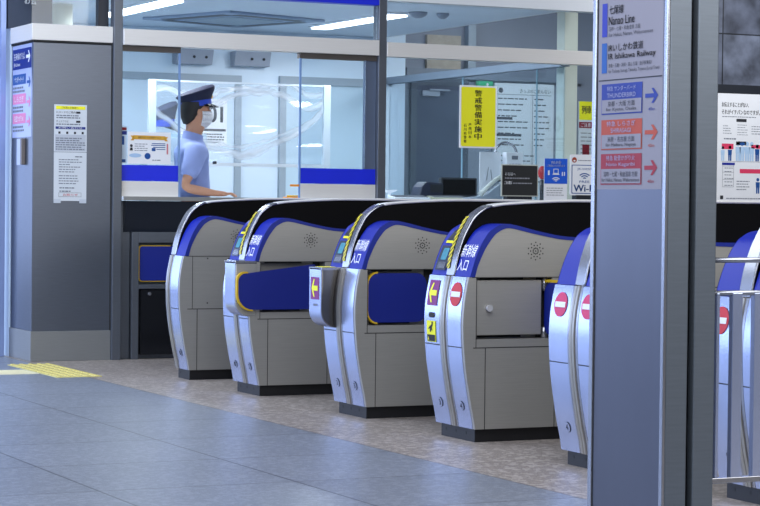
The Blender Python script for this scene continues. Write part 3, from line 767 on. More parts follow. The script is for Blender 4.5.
ls = thing('line_sign', 'white railway line sign with blue, orange and red boxes on the foreground pillar', 'sign', (PX-.0065, 6.070, 1.153), -PI/2)
S = Sheet(ls)
def U(y): return 6.070-y
def V(z): return z-1.153
b = MB(); b.box(0, 0, 0, .38, .003, .95); b.build('sign_board', SIGNBG, ls)
S.rects('line_colour_bar', [(U(6.048), V(1.641), U(6.017), V(1.748))], P_NAVY)
S.rects('line_colour_bar', [(U(6.048), V(1.525), U(6.017), V(1.621))], P_LBLUE)
S.text('lettering', [('七尾線', U(6.004), V(1.711), U(5.92), V(1.739))], INK, 2, .006)
S.text('lettering', [('Nanao Line', U(6.007), V(1.677), U(5.854), V(1.704))], INK, 2, .006)
S.text('lettering', [('羽咋・七尾・和倉温泉 方面', U(6.007), V(1.657), U(5.82), V(1.671)), ('for Hakui, Nanao, Wakuraonsen', U(6.006), V(1.638), U(5.747), V(1.651))], INK)
S.text('lettering', [('IRいしかわ鉄道', U(6.007), V(1.592), U(5.802), V(1.617)), ('IR Ishikawa Railway', U(6.007), V(1.562), U(5.730), V(1.586))], INK, 2, .006)
S.text('lettering', [('津幡・石動・高岡・富山 方面（金沢駅乗換）', U(6.006), V(1.541), U(5.751), V(1.554)), ('for Tsubata, Isurugi, Takaoka, Toyama (Local Train)', U(6.005), V(1.521), U(5.707), V(1.535))], INK)
S.rects('divider_line', [(U(6.065), V(1.5), U(5.692), V(1.5035))], INK)
for z0, zm, z1, m, jp, en, j2, e2 in ((1.392, 1.439, 1.489, P_BLUE, '特急 サンダーバード', 'THUNDERBIRD', '京都・大阪 方面', 'for Kyoto, Osaka'), (1.279, 1.327, 1.375, P_ORG, '特急 しらさぎ', 'SHIRASAGI', '米原・名古屋 方面', 'for Maibara, Nagoya'), (1.168, 1.218, 1.266, P_RED, '特急 能登かがり火', 'Noto Kagaribi', '羽咋・七尾・和倉温泉 方面', 'for Hakui, Nanao, Wakuraonsen')):
    a, c = U(6.046), U(5.803)
    S.rects('train_box', [(a, V(z0), c, V(z1))], m, 1); S.rects('box_inset', [(a+.004, V(z0)+.004, c-.004, V(zm))], SIGNBG, 2)
    cx = (a+c)/2; k = .085 if len(en) > 9 else .06
    lilac = mat('print_lilac', (140, 142, 170), .6, 0, .03, 10)
    S.text('lettering', [(jp, cx-.085, V(zm)+.027, cx+.085, V(zm)+.043), (en, cx-k, V(zm)+.006, cx+k, V(zm)+.020)], lilac, 3)
    S.text('lettering', [(j2, cx-.080-.02*(len(j2) > 10), V(z0)+.025, cx+.080+.02*(len(j2) > 10), V(z0)+.042), (e2, cx-.09-.022*(len(e2) > 20), V(z0)+.008, cx+.09+.022*(len(e2) > 20), V(z0)+.021)], INK, 3)
    S.poly('arrow', [arrow(U(5.75), V((z0+z1)/2)+.003, .074, .046)], m, 1)
    S.text('lettering', [('40m', U(5.768), V(z0)+.005, U(5.732), V(z0)+.015)], m, 1)

# ================================================================== RAILING
rl = thing('steel_railing', 'steel barrier railing with flat uprights between the pillar and the right edge', 'railing', (3.862, 5.75, 0))
for z in (.933, .829):
    b = MB(); b.tube([(0, 0, z), (.75, 0, z)], .0085, 12); b.build('rail', STEEL_S, rl)
b = MB(); b.box(0, -.012, .228, .75, .012, .246); b.build('bottom_rail', STEEL_S, rl, .002)
for i, x in enumerate((.066, .139, .222, .302, .382, .462, .542, .622, .69)):
    w = .006 if i == 0 else .019
    b = MB(); b.box(x-w, -.011, .244, x+w, .011, .829); b.build('upright', STEEL_F, rl, .002)
for x in (.012, .735):
    b = MB(); b.box(x-.012, -.012, 0, x+.012, .012, .94); b.build('post', STEEL_S, rl, .002)

# ================================================================== OFFICE FITTINGS
def lampstrip(x, y0, y1, label):
    t = thing('ceiling_light', label, 'ceiling light', (x, y0, 2.58))
    b = MB(); b.box(-.09, 0, -.02, .09, y1-y0, 0); b.build('housing', WHITE, t)
    b = MB(); b.box(-.075, .02, -.032, .075, y1-y0-.02, -.02); b.build('tube', LAMP, t)
lampstrip(5.50, 15.0, 16.55, 'long fluorescent ceiling light at the left of the office, above the capped man')
lampstrip(7.42, 15.2, 16.75, 'long fluorescent ceiling light at the right of the office, near the steel post')
ac = thing('ceiling_air_conditioner', 'square ceiling cassette air conditioner with dark slots in the office ceiling', 'air conditioner', (6.54, 16.45, 2.58), math.radians(21))
b = MB(); b.box(-.52, -.52, -.02, .52, .52, 0); b.build('panel', mat('ac_panel', (150, 166, 190), .5, 0, .03, 6), ac, .005)
b = MB(); b.box(-.28, -.28, -.024, .28, .28, -.02); b.build('grille', OFFT, ac)
for x0, y0, x1, y1 in ((-.46, -.36, -.36, .36), (.36, -.36, .46, .36), (-.36, -.46, .36, -.36), (-.36, .36, .36, .46)):
    b = MB(); b.box(x0, y0, -.0225, x1, y1, -.0202); b.build('slot', DKPL, ac)
def smoke(x, y, s, label, kind='smoke_detector'):
    b = MB(); b.ring_loft([[(x+r*math.cos(2*PI*k/20), y+r*math.sin(2*PI*k/20), 2.58-d) for k in range(20)] for r, d in ((s, 0), (s, .015), (s*.75, .03), (s*.35, .045))]); tag(b.build(kind, GREYPL), label, 'detector')
smoke(7.55, 15.15, .075, 'wide white detector dome on the office ceiling, left of the pair')
smoke(7.75, 15.12, .05, 'small dark detector on the office ceiling, right of the pair', 'small_detector')
for x, lab in ((6.60, 'grey wall speaker box on the office back wall, left of the pair'), (7.13, 'grey wall speaker box on the office back wall, right of the pair')):
    t = thing('wall_speaker', lab, 'speaker', (x, 17.6, 2.27), 0, None)
    b = MB(); b.prism([(0, 0), (0, .125), (-.14, .125), (-.10, 0)], -.165, .165, 'x'); b.build('case', GREYPL, t, .006)
    for dx in (-.01, .10):
        b = MB(); b.tube([(dx, -.118, .062), (dx, -.128, .06)], .012, 12); b.build('knob', DKPL, t)
col = MB(); col.tube([(4.96, 16.0, .1), (4.96, 16.0, 2.58)], .085, 24); o = col.build('trim_21', CREAM); o['kind'] = 'structure'

# wall notice behind the guard
wn = thing('wall_notice', 'white notice with large dark marks on the back wall behind the capped man', 'notice', (6.64, 17.572, 1.58)); S = Sheet(wn)
b = MB(); b.box(0, 0, 0, .29, .002, .40); b.build('sheet', WHITE, wn)
S.text('lettering', [('101', .06, .2, .25, .34)], INK, 1, .02); S.rects('print', [(.01, .125, .28, .145)]+text_lines(.02, .02, .27, .11, 4, .5, 11, .2), INK)

# vinyl splash screen standing behind the guard
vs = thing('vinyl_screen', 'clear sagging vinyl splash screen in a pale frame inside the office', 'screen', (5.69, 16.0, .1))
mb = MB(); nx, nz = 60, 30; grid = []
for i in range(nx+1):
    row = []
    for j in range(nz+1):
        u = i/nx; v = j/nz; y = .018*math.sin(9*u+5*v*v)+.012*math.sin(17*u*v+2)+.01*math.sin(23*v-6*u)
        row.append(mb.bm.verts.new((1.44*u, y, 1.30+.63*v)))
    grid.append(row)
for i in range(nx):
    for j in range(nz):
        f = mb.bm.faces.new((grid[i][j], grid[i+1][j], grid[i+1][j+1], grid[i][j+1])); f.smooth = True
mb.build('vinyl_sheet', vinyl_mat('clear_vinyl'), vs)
FRW = mat('frame_white', (224, 234, 242), .4, 0, .02, 6)
for x in (0, 1.475):
    b = MB(); b.box(x-.03, -.015, 0, x+.03, .015, 1.94); b.build('frame_post', FRW, vs, .003)
b = MB(); b.box(.03, -.012, 1.28, 1.445, .012, 1.305); b.build('bottom_bar', FRW, vs)
b = MB(); b.box(.03, -.006, 1.925, 1.445, .006, 1.94); b.build('top_bar', FRW, vs)
for x in (0, 1.475):
    b = MB(); b.box(x-.05, -.2, 0, x+.05, .2, .02); b.build('foot', FRW, vs)

# cap resting on a locker behind the left window
lk = thing('locker', 'pale office locker standing behind the left window poster', 'locker', (5.80, 16.2, .1))
b = MB(); b.box(0, 0, 0, .42, .4, 1.535); b.build('locker_body', OFFD, lk, .004)
b = MB(); b.box(.01, -.012, .05, .41, -.0005, 1.5); d = b.build('locker_door', OFFW, lk, .003)
b = MB(); b.box(.34, -.03, .75, .36, -.012, .9); b.build('handle', STEEL_S, d)
def cap_parts(parent, s=1.0):
    """peaked cap, local origin at band bottom centre, peak towards +x"""
    n = 28
    def ring(rx_, ry_, z, tilt, dx=0): return [(dx+rx_*math.cos(2*PI*k/n), ry_*math.sin(2*PI*k/n), z+tilt*math.cos(2*PI*k/n)) for k in range(n)]
    b = MB(); b.ring_loft([ring(.108, .088, .035, .004), ring(.120, .10, .06, .010, .002), ring(.136, .122, .084, .020, .004), ring(.138, .124, .098, .026, .004), ring(.120, .108, .110, .026, .004), ring(.08, .07, .116, .018, .004), ring(.03, .03, .116, .006, .002)])
    b.build('cap_crown', NAVY, parent, 0, True)
    b = MB(); b.ring_loft([ring(.106, .086, .0, 0), ring(.109, .089, .018, .002), ring(.109, .089, .040, .004)]); b.build('cap_band', mat('cap_band_blue', (34, 70, 190), .7, 0, .06, 20), parent, 0, True)
    mb = MB(); rows = []
    for i in range(4):
        t = i/3; rows.append([(.100*math.cos(a)+.058*t*math.cos(a)**2, .088*math.sin(a)*(1+.05*t), .008-.030*t*math.cos(a)) for a in [math.radians(-72+144*k/14) for k in range(15)]])
    for a, c in zip(rows, rows[1:]):
        for k in range(14): mb.face([a[k], a[k+1], c[k+1], c[k]]).smooth = True
    o = mb.build('cap_peak', mat('cap_peak_black', (14, 14, 18), .2, 0, .05, 10), parent); so = o.modifiers.new('s', 'SOLIDIFY'); so.thickness = .004
    b = MB(); b.ball((.116, 0, .058), (.008, .016, .018)); b.build('cap_badge', P_GOLD, parent, 0, True)
cp = thing('uniform_cap', 'navy peaked uniform cap with blue band resting on the office locker', 'cap', (5.925, 16.36, 1.690), 0); cp.scale = (.72, .8, 1.5)
cap_parts(cp)

# ================================================================== PERSON
def skin_mesh(name, V, E, R, m, parent, sub=2, root=0):
    me = bpy.data.meshes.new(name); me.from_pydata(V, E, []); ob = bpy.data.objects.new(name, me); COL.objects.link(ob)
    sk = ob.modifiers.new('skin', 'SKIN'); sk.use_smooth_shade = True; sk.branch_smoothing = .6
    if not me.skin_vertices: 
        bpy.context.view_layer.objects.active = ob
    for i, sv in enumerate(me.skin_vertices[0].data):
        r = R[i]; sv.radius = (r, r) if not isinstance(r, tuple) else r; sv.use_root = (i == root)
    su = ob.modifiers.new('sub', 'SUBSURF'); su.levels = sub; su.render_levels = sub
    dg = bpy.context.evaluated_depsgraph_get(); dg.update()
    out = bpy.data.meshes.new_from_object(ob.evaluated_get(dg)); out.name = name
    bpy.data.objects.remove(ob); bpy.data.meshes.remove(me)
    out.materials.clear(); out.materials.append(m)
    for p in out.polygons: p.use_smooth = True; p.material_index = 0
    return link(name, out, parent)
class Sk:
    def __init__(s): s.V = []; s.E = []; s.R = []
    def add(s, p, r, par=None):
        s.V.append(p); s.R.append(r); i = len(s.V)-1
        if par is not None: s.E.append((par, i))
        return i
    def chain(s, par, *pr):
        for p, r in pr: par = s.add(p, r, par)
        return par

gd = thing('person', 'person in navy peaked cap, white mask and pale blue short-sleeved shirt walking behind the counter', 'person', (5.735, 15.24, .1), math.radians(-6))
k = Sk()
pel = k.add((0, 0, .95), .11)
sp = k.chain(pel, ((.005, 0, 1.08), .10), ((.012, 0, 1.22), .10), ((.0, 0, 1.35), .09))
nk = k.chain(sp, ((-.005, 0, 1.43), .07), ((.008, 0, 1.50), .064), ((.025, 0, 1.56), .076), ((.042, 0, 1.625), .095), ((.038, 0, 1.70), .100), ((.03, 0, 1.755), .075))
def hand(par, w, d, up, side):
    """palm and five bent fingers; w wrist point, d forward, up, side (thumb side)"""
    w = Vector(w); d = Vector(d).normalized(); up = Vector(up).normalized(); side = Vector(side).normalized()
    T = lambda v: tuple(v)
    palm = k.add(T(w+d*.045), .026, par); kn = k.add(T(w+d*.08), .024, palm)
    for q, ln in ((-.030, .062), (-.010, .078), (.011, .084), (.031, .076)):
        a = w+d*.088+side*q; k.chain(kn, (T(a), .0115), (T(a+d*ln*.45+up*.006), .0095), (T(a+d*ln*.8-up*.006), .0088), (T(a+d*ln-up*.016), .0075))
    k.chain(palm, (T(w+d*.035+side*.03), .014), (T(w+d*.06+side*.055-up*.004), .011), (T(w+d*.085+side*.062-up*.008), .009))
rs = k.chain(sp, ((-.005, -.10, 1.385), .055), ((-.01, -.175, 1.375), .050), ((-.06, -.225, 1.25), .045), ((-.125, -.265, 1.105), .039))
rw = k.chain(rs, ((-.02, -.275, 1.08), .037), ((.10, -.285, 1.062), .028)); hand(rw, (.10, -.285, 1.062), (1, -.02, -.05), (0, 0, 1), (0, 1, 0))
lsd = k.chain(sp, ((-.005, .10, 1.385), .055), ((-.01, .175, 1.375), .050), ((.0, .225, 1.25), .045), ((.01, .25, 1.11), .039))
lw_ = k.chain(lsd, ((.06, .25, .98), .036), ((.11, .245, .875), .028)); hand(lw_, (.11, .245, .875), (.35, 0, -1), (-1, 0, -.3), (.6, -.8, 0))
for s in (-1, 1):
    k.chain(pel, ((.0, .09*s, .88), .095), ((.04*s, .095*s, .68), .078), ((.07*s, .095*s, .49), .058), ((.05*s, .095*s, .30), .052), ((.02*s, .095*s, .09), .038), ((.08+.02*s, .1*s, .04), .036), ((.16+.02*s, .105*s, .03), .028))
skin_mesh('body', k.V, k.E, k.R, SKIN, gd)
# face features
b = MB(); b.ball((.130, 0, 1.668), (.016, .013, .018)); b.build('nose', SKIN, gd, 0, True)
for s in (-1, 1):
    b = MB(); b.ball((.030, .094*s, 1.655), (.016, .010, .030)); b.build('ear', SKIN, gd, 0, True)
    b = MB(); b.ball((.124, .034*s, 1.69), (.008, .013, .007), 0); e_ = b.build('eye', WHITE, gd, 0, True)
    b = MB(); b.ball((.130, .034*s, 1.69), (.004, .006, .006), 0); b.build('iris', HAIR, e_, 0, True)
b = MB(); n = 18; rr = []
for z, r0, r1 in ((1.548, .070, .060), (1.57, .100, .076), (1.605, .118, .088), (1.64, .122, .093), (1.668, .118, .092)):
    rr.append([(.030+r0*math.cos(a)*1.0, r1*math.sin(a), z) for a in [math.radians(-78+156*i/(n-1)) for i in range(n)]])
for a, c in zip(rr, rr[1:]):
    for i in range(n-1): b.face([a[i], a[i+1], c[i+1], c[i]]).smooth = True
o = b.build('face_mask', MASKM, gd); so = o.modifiers.new('s', 'SOLIDIFY'); so.thickness = .004; so.offset = 1
b = MB(); b.ring_loft([[(cx+ax*math.cos(2*PI*i/20), ay*math.sin(2*PI*i/20), z+t*math.cos(2*PI*i/20)) for i in range(20)] for cx, ax, ay, z, t in ((-.012, .030, .045, 1.588, .02), (-.010, .056, .074, 1.604, .03), (-.006, .078, .094, 1.645, .025), (.004, .092, .102, 1.69, .012), (.014, .106, .104, 1.735, 0))]); b.build('hair', HAIR, gd, 0, True)
# shirt: torso and short sleeves
k2 = Sk()
p0 = k2.add((0, 0, .98), .150); s0 = k2.chain(p0, ((.005, 0, 1.08), .148), ((.014, 0, 1.22), .160), ((.0, 0, 1.34), .160), ((-.005, 0, 1.43), .105), ((0.006, 0, 1.485), .078))
k2.chain(3, ((-.005, -.10, 1.385), .105), ((-.012, -.185, 1.375), .092), ((-.055, -.222, 1.26), .080), ((-.10, -.25, 1.165), .074))
k2.chain(3, ((-.005, .10, 1.385), .105), ((-.012, .185, 1.375), .092), ((0, .222, 1.26), .080), ((.005, .242, 1.165), .074))
skin_mesh('shirt', k2.V, k2.E, k2.R, SHIRT, gd)
k3 = Sk(); p0 = k3.add((0, 0, .96), .135)
for s in (-1, 1): k3.chain(p0, ((.0, .09*s, .88), .105), ((.04*s, .095*s, .68), .09), ((.07*s, .095*s, .49), .074), ((.05*s, .095*s, .30), .068), ((.025*s, .095*s, .10), .062))
skin_mesh('trousers', k3.V, k3.E, k3.R, NAVY, gd)
for s in (-1, 1):
    b = MB(); b.ring_loft([[(.085+.02*s+ax*math.cos(2*PI*i/18), .1*s+ay*math.sin(2*PI*i/18), z) for i in range(18)] for ax, ay, z in ((.135, .048, .0), (.14, .052, .02), (.12, .048, .06), (.06, .04, .085))]); b.build('shoe', BLACK, gd, 0, True)
b = MB(); b.ring_loft([[(cx+ax*math.cos(2*PI*i/18), ay*math.sin(2*PI*i/18), z-.02*math.cos(2*PI*i/18)) for i in range(18)] for cx, ax, ay, z in ((.0, .085, .085, 1.435), (.006, .078, .076, 1.475), (.010, .074, .072, 1.505))]); b.build('collar', SHIRT, gd, 0, True)
b = MB(); b.box(.150, -.09, 1.28, .166, -.03, 1.30); b.build('name_tag', DKPL, gd, .003)
cph = bpy.data.objects.new('cap', None); COL.objects.link(cph); cph.parent = gd; cph.location = (.03, 0, 1.705); cph.rotation_euler = (0, math.radians(-7), 0); cph.scale = (1.08, 1.15, 1.12)
cap_parts(cph)

# ================================================================== SIGNS AND THINGS ON THE COUNTER
CZ = 1.129
# A4 landscape poster on the left window
ps = thing('window_poster', 'white landscape poster with a gold ribbon on the left office window', 'poster', (4.945, 14.398, 1.357)); S = Sheet(ps)
b = MB(); b.box(0, 0, 0, .315, .002, .222); b.build('sheet', WHITE, ps)
S.poly('ribbon', [[(.02, .195), (.045, .195), (.045, .162), (.02, .162), (.032, .178)], [(.27, .19), (.295, .19), (.283, .175), (.295, .16), (.27, .16)], [(.04, .198), (.275, .195), (.275, .168), (.04, .170)]], P_GOLD)
S.text('lettering', [('便利でおトクな予約サービス', .075, .175, .24, .191)], INK)
S.rects('blue_lines', [(.175, .14, .275, .145), (.17, .128, .275, .133), (.185, .114, .275, .119), (.21, .10, .275, .105)], P_LBLUE); S.poly('blue_tab', [rrect(.175, .09, .203, .112, .004)], P_LBLUE)
S.poly('blue_blob', [circ(.145, .055, .022)], P_LBLUE); S.poly('pale_oval', [circ(.055, .058, .045, 24, .014)], mat('print_pale_blue', (170, 200, 232), .6, 0, .03, 8))
S.poly('dark_figure', [circ(.026, .125, .01), [(.015, .092), (.037, .092), (.034, .112), (.018, .112)]], INK)
S.rects('red_column', [(.285, .07, .296, .142)], mat('print_soft_red', (206, 120, 128), .6, 0, .03, 8)); S.rects('print', text_lines(.05, .085, .155, .145, 4, .3, 21, .4)+text_lines(.18, .02, .27, .035, 1, .4, 22), GREYINK)
ps = thing('small_leaflet', 'small blue and red leaflet beside the gold ribbon poster, next to the post', 'leaflet', (4.902, 14.4055, 1.357)); S = Sheet(ps)
b = MB(); b.box(0, 0, 0, .041, .0015, .26); b.build('sheet', mat('leaflet_pale', (196, 216, 236), .6, 0, .03, 8), ps)
S.rects('print', [(.002, .2, .038, .225)], P_BLUE); S.rects('print', [(.004, .23, .036, .25)], P_RED); S.rects('print', [(.004, .13, .02, .19), (.004, .01, .03, .03)], P_LBLUE)

# yellow vertical sign hanging on the glass
ys = thing('yellow_notice', 'yellow upright notice in a white frame on the right office window', 'notice', (7.528, 14.394, 1.52)); S = Sheet(ys)
b = MB(); b.box(0, 0, 0, .312, .008, .465); b.build('frame', WHITE, ys, .002)
S.poly('yellow_sheet', [rrect(.012, .012, .300, .453, .012)], YELLOW)
it = []
for i, ch in enumerate('警戒警備実施中'): it.append((ch, .125, .385-.0535*i, .185, .432-.0535*i))
S.text('lettering', it, INK, 2, .02)
it = []
for i, ch in enumerate('JR西日本'): 
    it.append((ch, .075, .19-.031*i, .097, .213-.031*i)) if ch not in 'JR' else None
it.append(('JR', .073, .165, .1, .185)); it = [x for x in it if x[0] in ('JR',)]+[(ch, .075, .132-.03*i, .099, .156-.03*i) for i, ch in enumerate('西日本')]
it += [(ch, .035, .155-.029*i, .058, .178-.029*i) for i, ch in enumerate('石川県警察')]
S.text('lettering', it, INK, 2, .01)

# black counter sign
bs = thing('counter_sign', 'black counter sign with white print in a pale frame, right of the telephone', 'sign', (7.868, 14.36, CZ)); S = Sheet(bs)
b = MB(); b.box(0, 0, .035, .315, .012, .275); b.build('frame', mat('sign_frame', (196, 200, 190), .4, .2, .03, 8), bs, .002)
S.rects('black_face', [(.008, .043, .307, .267)], mat('sign_black', (38, 40, 42), .5, 0, .04, 8))
S.text('lettering', [('お客様へ', .03, .19, .12, .215), ('ご用の際は', .025, .125, .09, .15)], WHITE, 2, .01); S.rects('print', text_lines(.03, .165, .24, .178, 1, .7, 31, .1)+text_lines(.10, .128, .27, .14, 1, .7, 32, .1), SILVERG, 2)
b = MB(); b.box(.05, .0, 0, .265, .06, .037); b.build('stand', DKPL, bs, .003)

# Wi-Fi signs
w1 = thing('wifi_sign', 'blue and white free wireless sign standing on the counter by the cream column', 'sign', (8.242, 14.37, CZ)); S = Sheet(w1)
b = MB(); b.box(0, 0, 0, .2, .006, .325); b.build('board', WHITE, w1)
S.rects('blue_panel', [(0, .135, .2, .325)], mat('wifi_blue', (22, 92, 214), .5, 0, .03, 8))
S.text('lettering', [('Wi-Fiを', .055, .283, .145, .31), ('ご利用いただけます', .02, .262, .18, .279)], WHITE, 2, .01)
def wifi_arcs(cx, cy, r, n=3, w=.22):
    P = []
    for i in range(1, n+1):
        ro = r*i/n; ri = ro-r*w*.75
        A = [(cx+ro*math.cos(t), cy+ro*math.sin(t)*.8) for t in [math.radians(42+96*j/10) for j in range(11)]]
        B = [(cx+max(ri, 0)*math.cos(t), cy+max(ri, 0)*math.sin(t)*.8) for t in [math.radians(138-96*j/10) for j in range(11)]]
        P.append(A+B)
    return P
S.poly('wifi_mark', wifi_arcs(.1, .148, .045), WHITE, 2)
S.poly('laptop_mark', [[(.075, .212), (.125, .212), (.125, .216), (.075, .216)], [(.08, .244), (.12, .244), (.12, .248), (.08, .248)], [(.078, .216), (.083, .216), (.083, .248), (.078, .248)], [(.117, .216), (.122, .216), (.122, .248), (.117, .248)], [(.07, .203), (.13, .203), (.126, .211), (.074, .211)], rrect(.03, .20, .045, .235, .003), rrect(.152, .195, .16, .225, .002), rrect(.17, .195, .178, .225, .002)], WHITE, 2)
S.rects('print', text_lines(.02, .04, .18, .11, 4, .3, 41, .3), SILVERG)
w2 = thing('wifi_sign', 'white wireless sign with a blue outline and orange emblem, partly behind the pillar', 'sign', (8.468, 14.37, CZ)); S = Sheet(w2)
b = MB(); b.prism(rrect(0, .05, .25, .36, .012), 0, .008); b.build('board', WHITE, w2)
S.poly('blue_outline', [rrect(.012, .062, .238, .282, .008)], P_LBLUE); S.poly('inner_white', [rrect(.018, .068, .232, .276, .006)], WHITE, 2)
S.poly('emblem', [circ(.035, .318, .021)], P_ORG); S.poly('emblem_mark', [circ(.035, .312, .010, 16, .006)], WHITE, 2); S.rects('print', text_lines(.07, .31, .23, .32, 1, .6, 42, .1), GREYINK)
S.text('lettering', [('JR-WEST', .06, .238, .19, .258), ('FREE', .08, .145, .17, .162)], P_LBLUE, 3); S.text('lettering', [('Wi-Fi', .03, .078, .22, .13)], P_LBLUE, 3, .02)
S.poly('wifi_mark', wifi_arcs(.125, .170, .062), P_LBLUE, 3)
b = MB(); b.box(.05, -.005, 0, .2, .06, .052); b.build('stand', DKPL, w2, .004)

# telephone
ph = thing('desk_telephone', 'pale grey desk telephone tilted on its stand, left of the black sign', 'telephone', (7.80, 14.62, CZ))
b = MB(); b.prism([(-.10, 0), (.18, 0), (.24, .155), (.225, .165), (.03, .035), (-.10, .02)], -.06, .06, 'y'); b.build('base', PHONE, ph, .006)
b = MB(); b.tube([(.0, -.05, .045), (.06, -.05, .10), (.14, -.05, .165), (.2, -.05, .19)], [.022, .016, .016, .022], 12); b.build('handset', mat('handset_ivory', (214, 216, 206), .4, 0, .03, 8), ph)
b = MB()
for i in range(4):
    for j in range(3): b.box(.085+.026*i, -.02+.022*j, .078+.018*i, .103+.026*i, -.006+.022*j, .094+.018*i)
b.build('keypad', GREYPL, ph)
b = MB(); b.box(.19, -.03, .15, .225, .05, .185); b.build('display', DKPL, ph, .003)
# white stands behind
pw = thing('paper_rack', 'plain white document rack behind the telephone', 'rack', (7.93, 14.82, CZ))
b = MB(); b.box(0, 0, .0, .185, .012, .375); b.build('back_board', WHITE, pw, .002); b = MB(); b.box(0, -.06, 0, .185, 0, .05); b.build('tray', WHITE, pw, .002)
b = MB(); b.tube([(.06, -.002, .16), (.075, -.002, .26)], .002, 6); b.tube([(.11, -.002, .14), (.095, -.002, .24)], .002, 6); b.build('clip_wires', GREYINK, pw)
wb = thing('card_box', 'white upright box with a grey window and blue print behind the black sign', 'box', (8.125, 14.75, CZ)); S = Sheet(wb)
b = MB(); b.box(0, 0, 0, .145, .07, .375); b.build('carton', WHITE, wb, .003); S.poly('window', [rrect(.045, .32, .10, .35, .006)], GREYINK); S.text('lettering', [('ご意見箱', .02, .265, .125, .29)], P_BLUE)
mr = thing('steel_hoop', 'round steel hoop on a stem behind the white upright box', 'stand', (8.19, 14.88, CZ))
b = MB(); b.tube([(.095*math.cos(2*PI*i/32), 0, .36+.095*math.sin(2*PI*i/32)) for i in range(33)], .010, 10); b.build('rim', STEEL_S, mr)
b = MB(); b.tube([(0, .0, .0), (0, 0, .265)], .008, 10); b.prism(circ(0, 0, .05, 20), 0, .012, 'z'); b.build('stem', STEEL_S, mr)
rd = thing('red_alarm_lamp', 'small red round lamp beside the black counter sign', 'lamp', (8.50, 14.85, CZ))
b = MB(); b.tube([(0, 0, 0), (0, 0, .17)], .02, 12); b.build('stem', DKPL, rd); b = MB(); b.ball((0, 0, .225), (.035, .035, .055)); b.build('lens', RED, rd, 0, True)
# dark printer and monitors
pr = thing('receipt_printer', 'dark rounded receipt printer on the counter, left of the low black screen', 'printer', (7.40, 14.86, CZ))
b = MB(); b.prism([(0, 0), (.20, 0), (.20, .13), (.06, .14), (.02, .10), (0, .04)], -.07, .09, 'y'); b.build('case', mat('printer_navy', (34, 42, 66), .4, 0, .06, 8), pr, .008)
b = MB(); b.box(.09, -.075, .06, .20, -.0705, .12); b.build('paper_cover', DKPL, pr, .002)
mn = thing('low_monitor', 'low black monitor turned sideways on the counter behind the telephone', 'monitor', (7.62, 14.88, CZ))
b = MB(); b.box(0, -.02, .03, .31, .03, .175); b.build('screen_case', DKPL, mn, .006); b = MB(); b.box(.1, -.05, 0, .21, .06, .03); b.build('foot', BLACK, mn, .004); b = MB(); b.box(.015, -.0215, .045, .295, -.0202, .16); b.build('screen', SMOKE, mn)
for x, w, m, lab in ((7.13, .30, WHITE, 'white keyboard tray on the counter just right of the steel post'), (7.46, .30, mat('tray_cream', (206, 206, 176), .5, 0, .03, 8), 'cream keyboard tray on the counter below the printer')):
    kb = thing('keyboard', lab, 'keyboard', (x, 14.66, CZ)); b = MB(); b.prism([(0, 0), (.13, 0), (.13, .035), (0, .018)], 0, w, 'x'); b.build('case', m, kb, .003)
    b = MB()
    for i in range(12):
        for j in range(4): b.box(.012+i*(w-.02)/12, .015+j*.027, .021+j*.0035, .012+(i+.8)*(w-.02)/12, .036+j*.027, .026+j*.0036)
    b.build('keys', SILVERG, kb)
dish = thing('white_dish', 'shallow white coin dish on a stem beside the steel post', 'dish', (7.20, 14.9, CZ))
b = MB(); b.ring_loft([[(r*math.cos(2*PI*k_/24), r*math.sin(2*PI*k_/24), z) for k_ in range(24)] for r, z in ((.03, 0), (.012, .01), (.012, .05), (.055, .068), (.062, .075), (.05, .072), (.01, .06))]); b.build('bowl', WHITE, dish, 0, True)
fr = thing('file_rack', 'small grey rack of cards on the counter behind the right blue band', 'rack', (6.60, 15.1-.18, CZ))
b = MB(); b.box(0, -.05, 0, .13, .05, .10); b.build('holder', GREYPL, fr, .003)
for i in range(5):
    b = MB(); b.box(.01+.024*i, -.035, .02, .022+.024*i, .035, .2+.015*(i % 3)); b.build('card', (GREYPL, P_BLUE, SILVERG, BRICK, GREYPL)[i], fr)
tr = thing('cash_tray', 'flat white tray on the counter under the right window pane', 'tray', (6.42, 14.50, CZ))
b = MB(); b.prism(rrect(0, 0, .26, .18, .02), 0, .014, 'z'); b.build('tray_base', WHITE, tr, .003); b = MB(); b.prism(rrect(.02, .02, .24, .16, .015), .0142, .017, 'z'); b.build('mat', SILVERG, tr)
orr = thing('orange_pen_tray', 'low orange pen tray on the counter in the open window', 'tray', (6.19, 14.52, CZ))
b = MB(); b.box(0, 0, 0, .17, .06, .012); b.build('tray_base', ORANGE, orr, .003); b = MB(); b.tube([(.02, .03, .018), (.15, .035, .02)], .006, 8); b.build('pen', YEDGE, orr)
oc = MB(); oc.box(0, -.004, 0, .07, 0, .016); tag(oc.build('orange_label', ORANGE, None, .001, loc=(6.245-.075, 14.404, 1.215)), 'small orange label stuck to the edge of the right sliding pane', 'label')

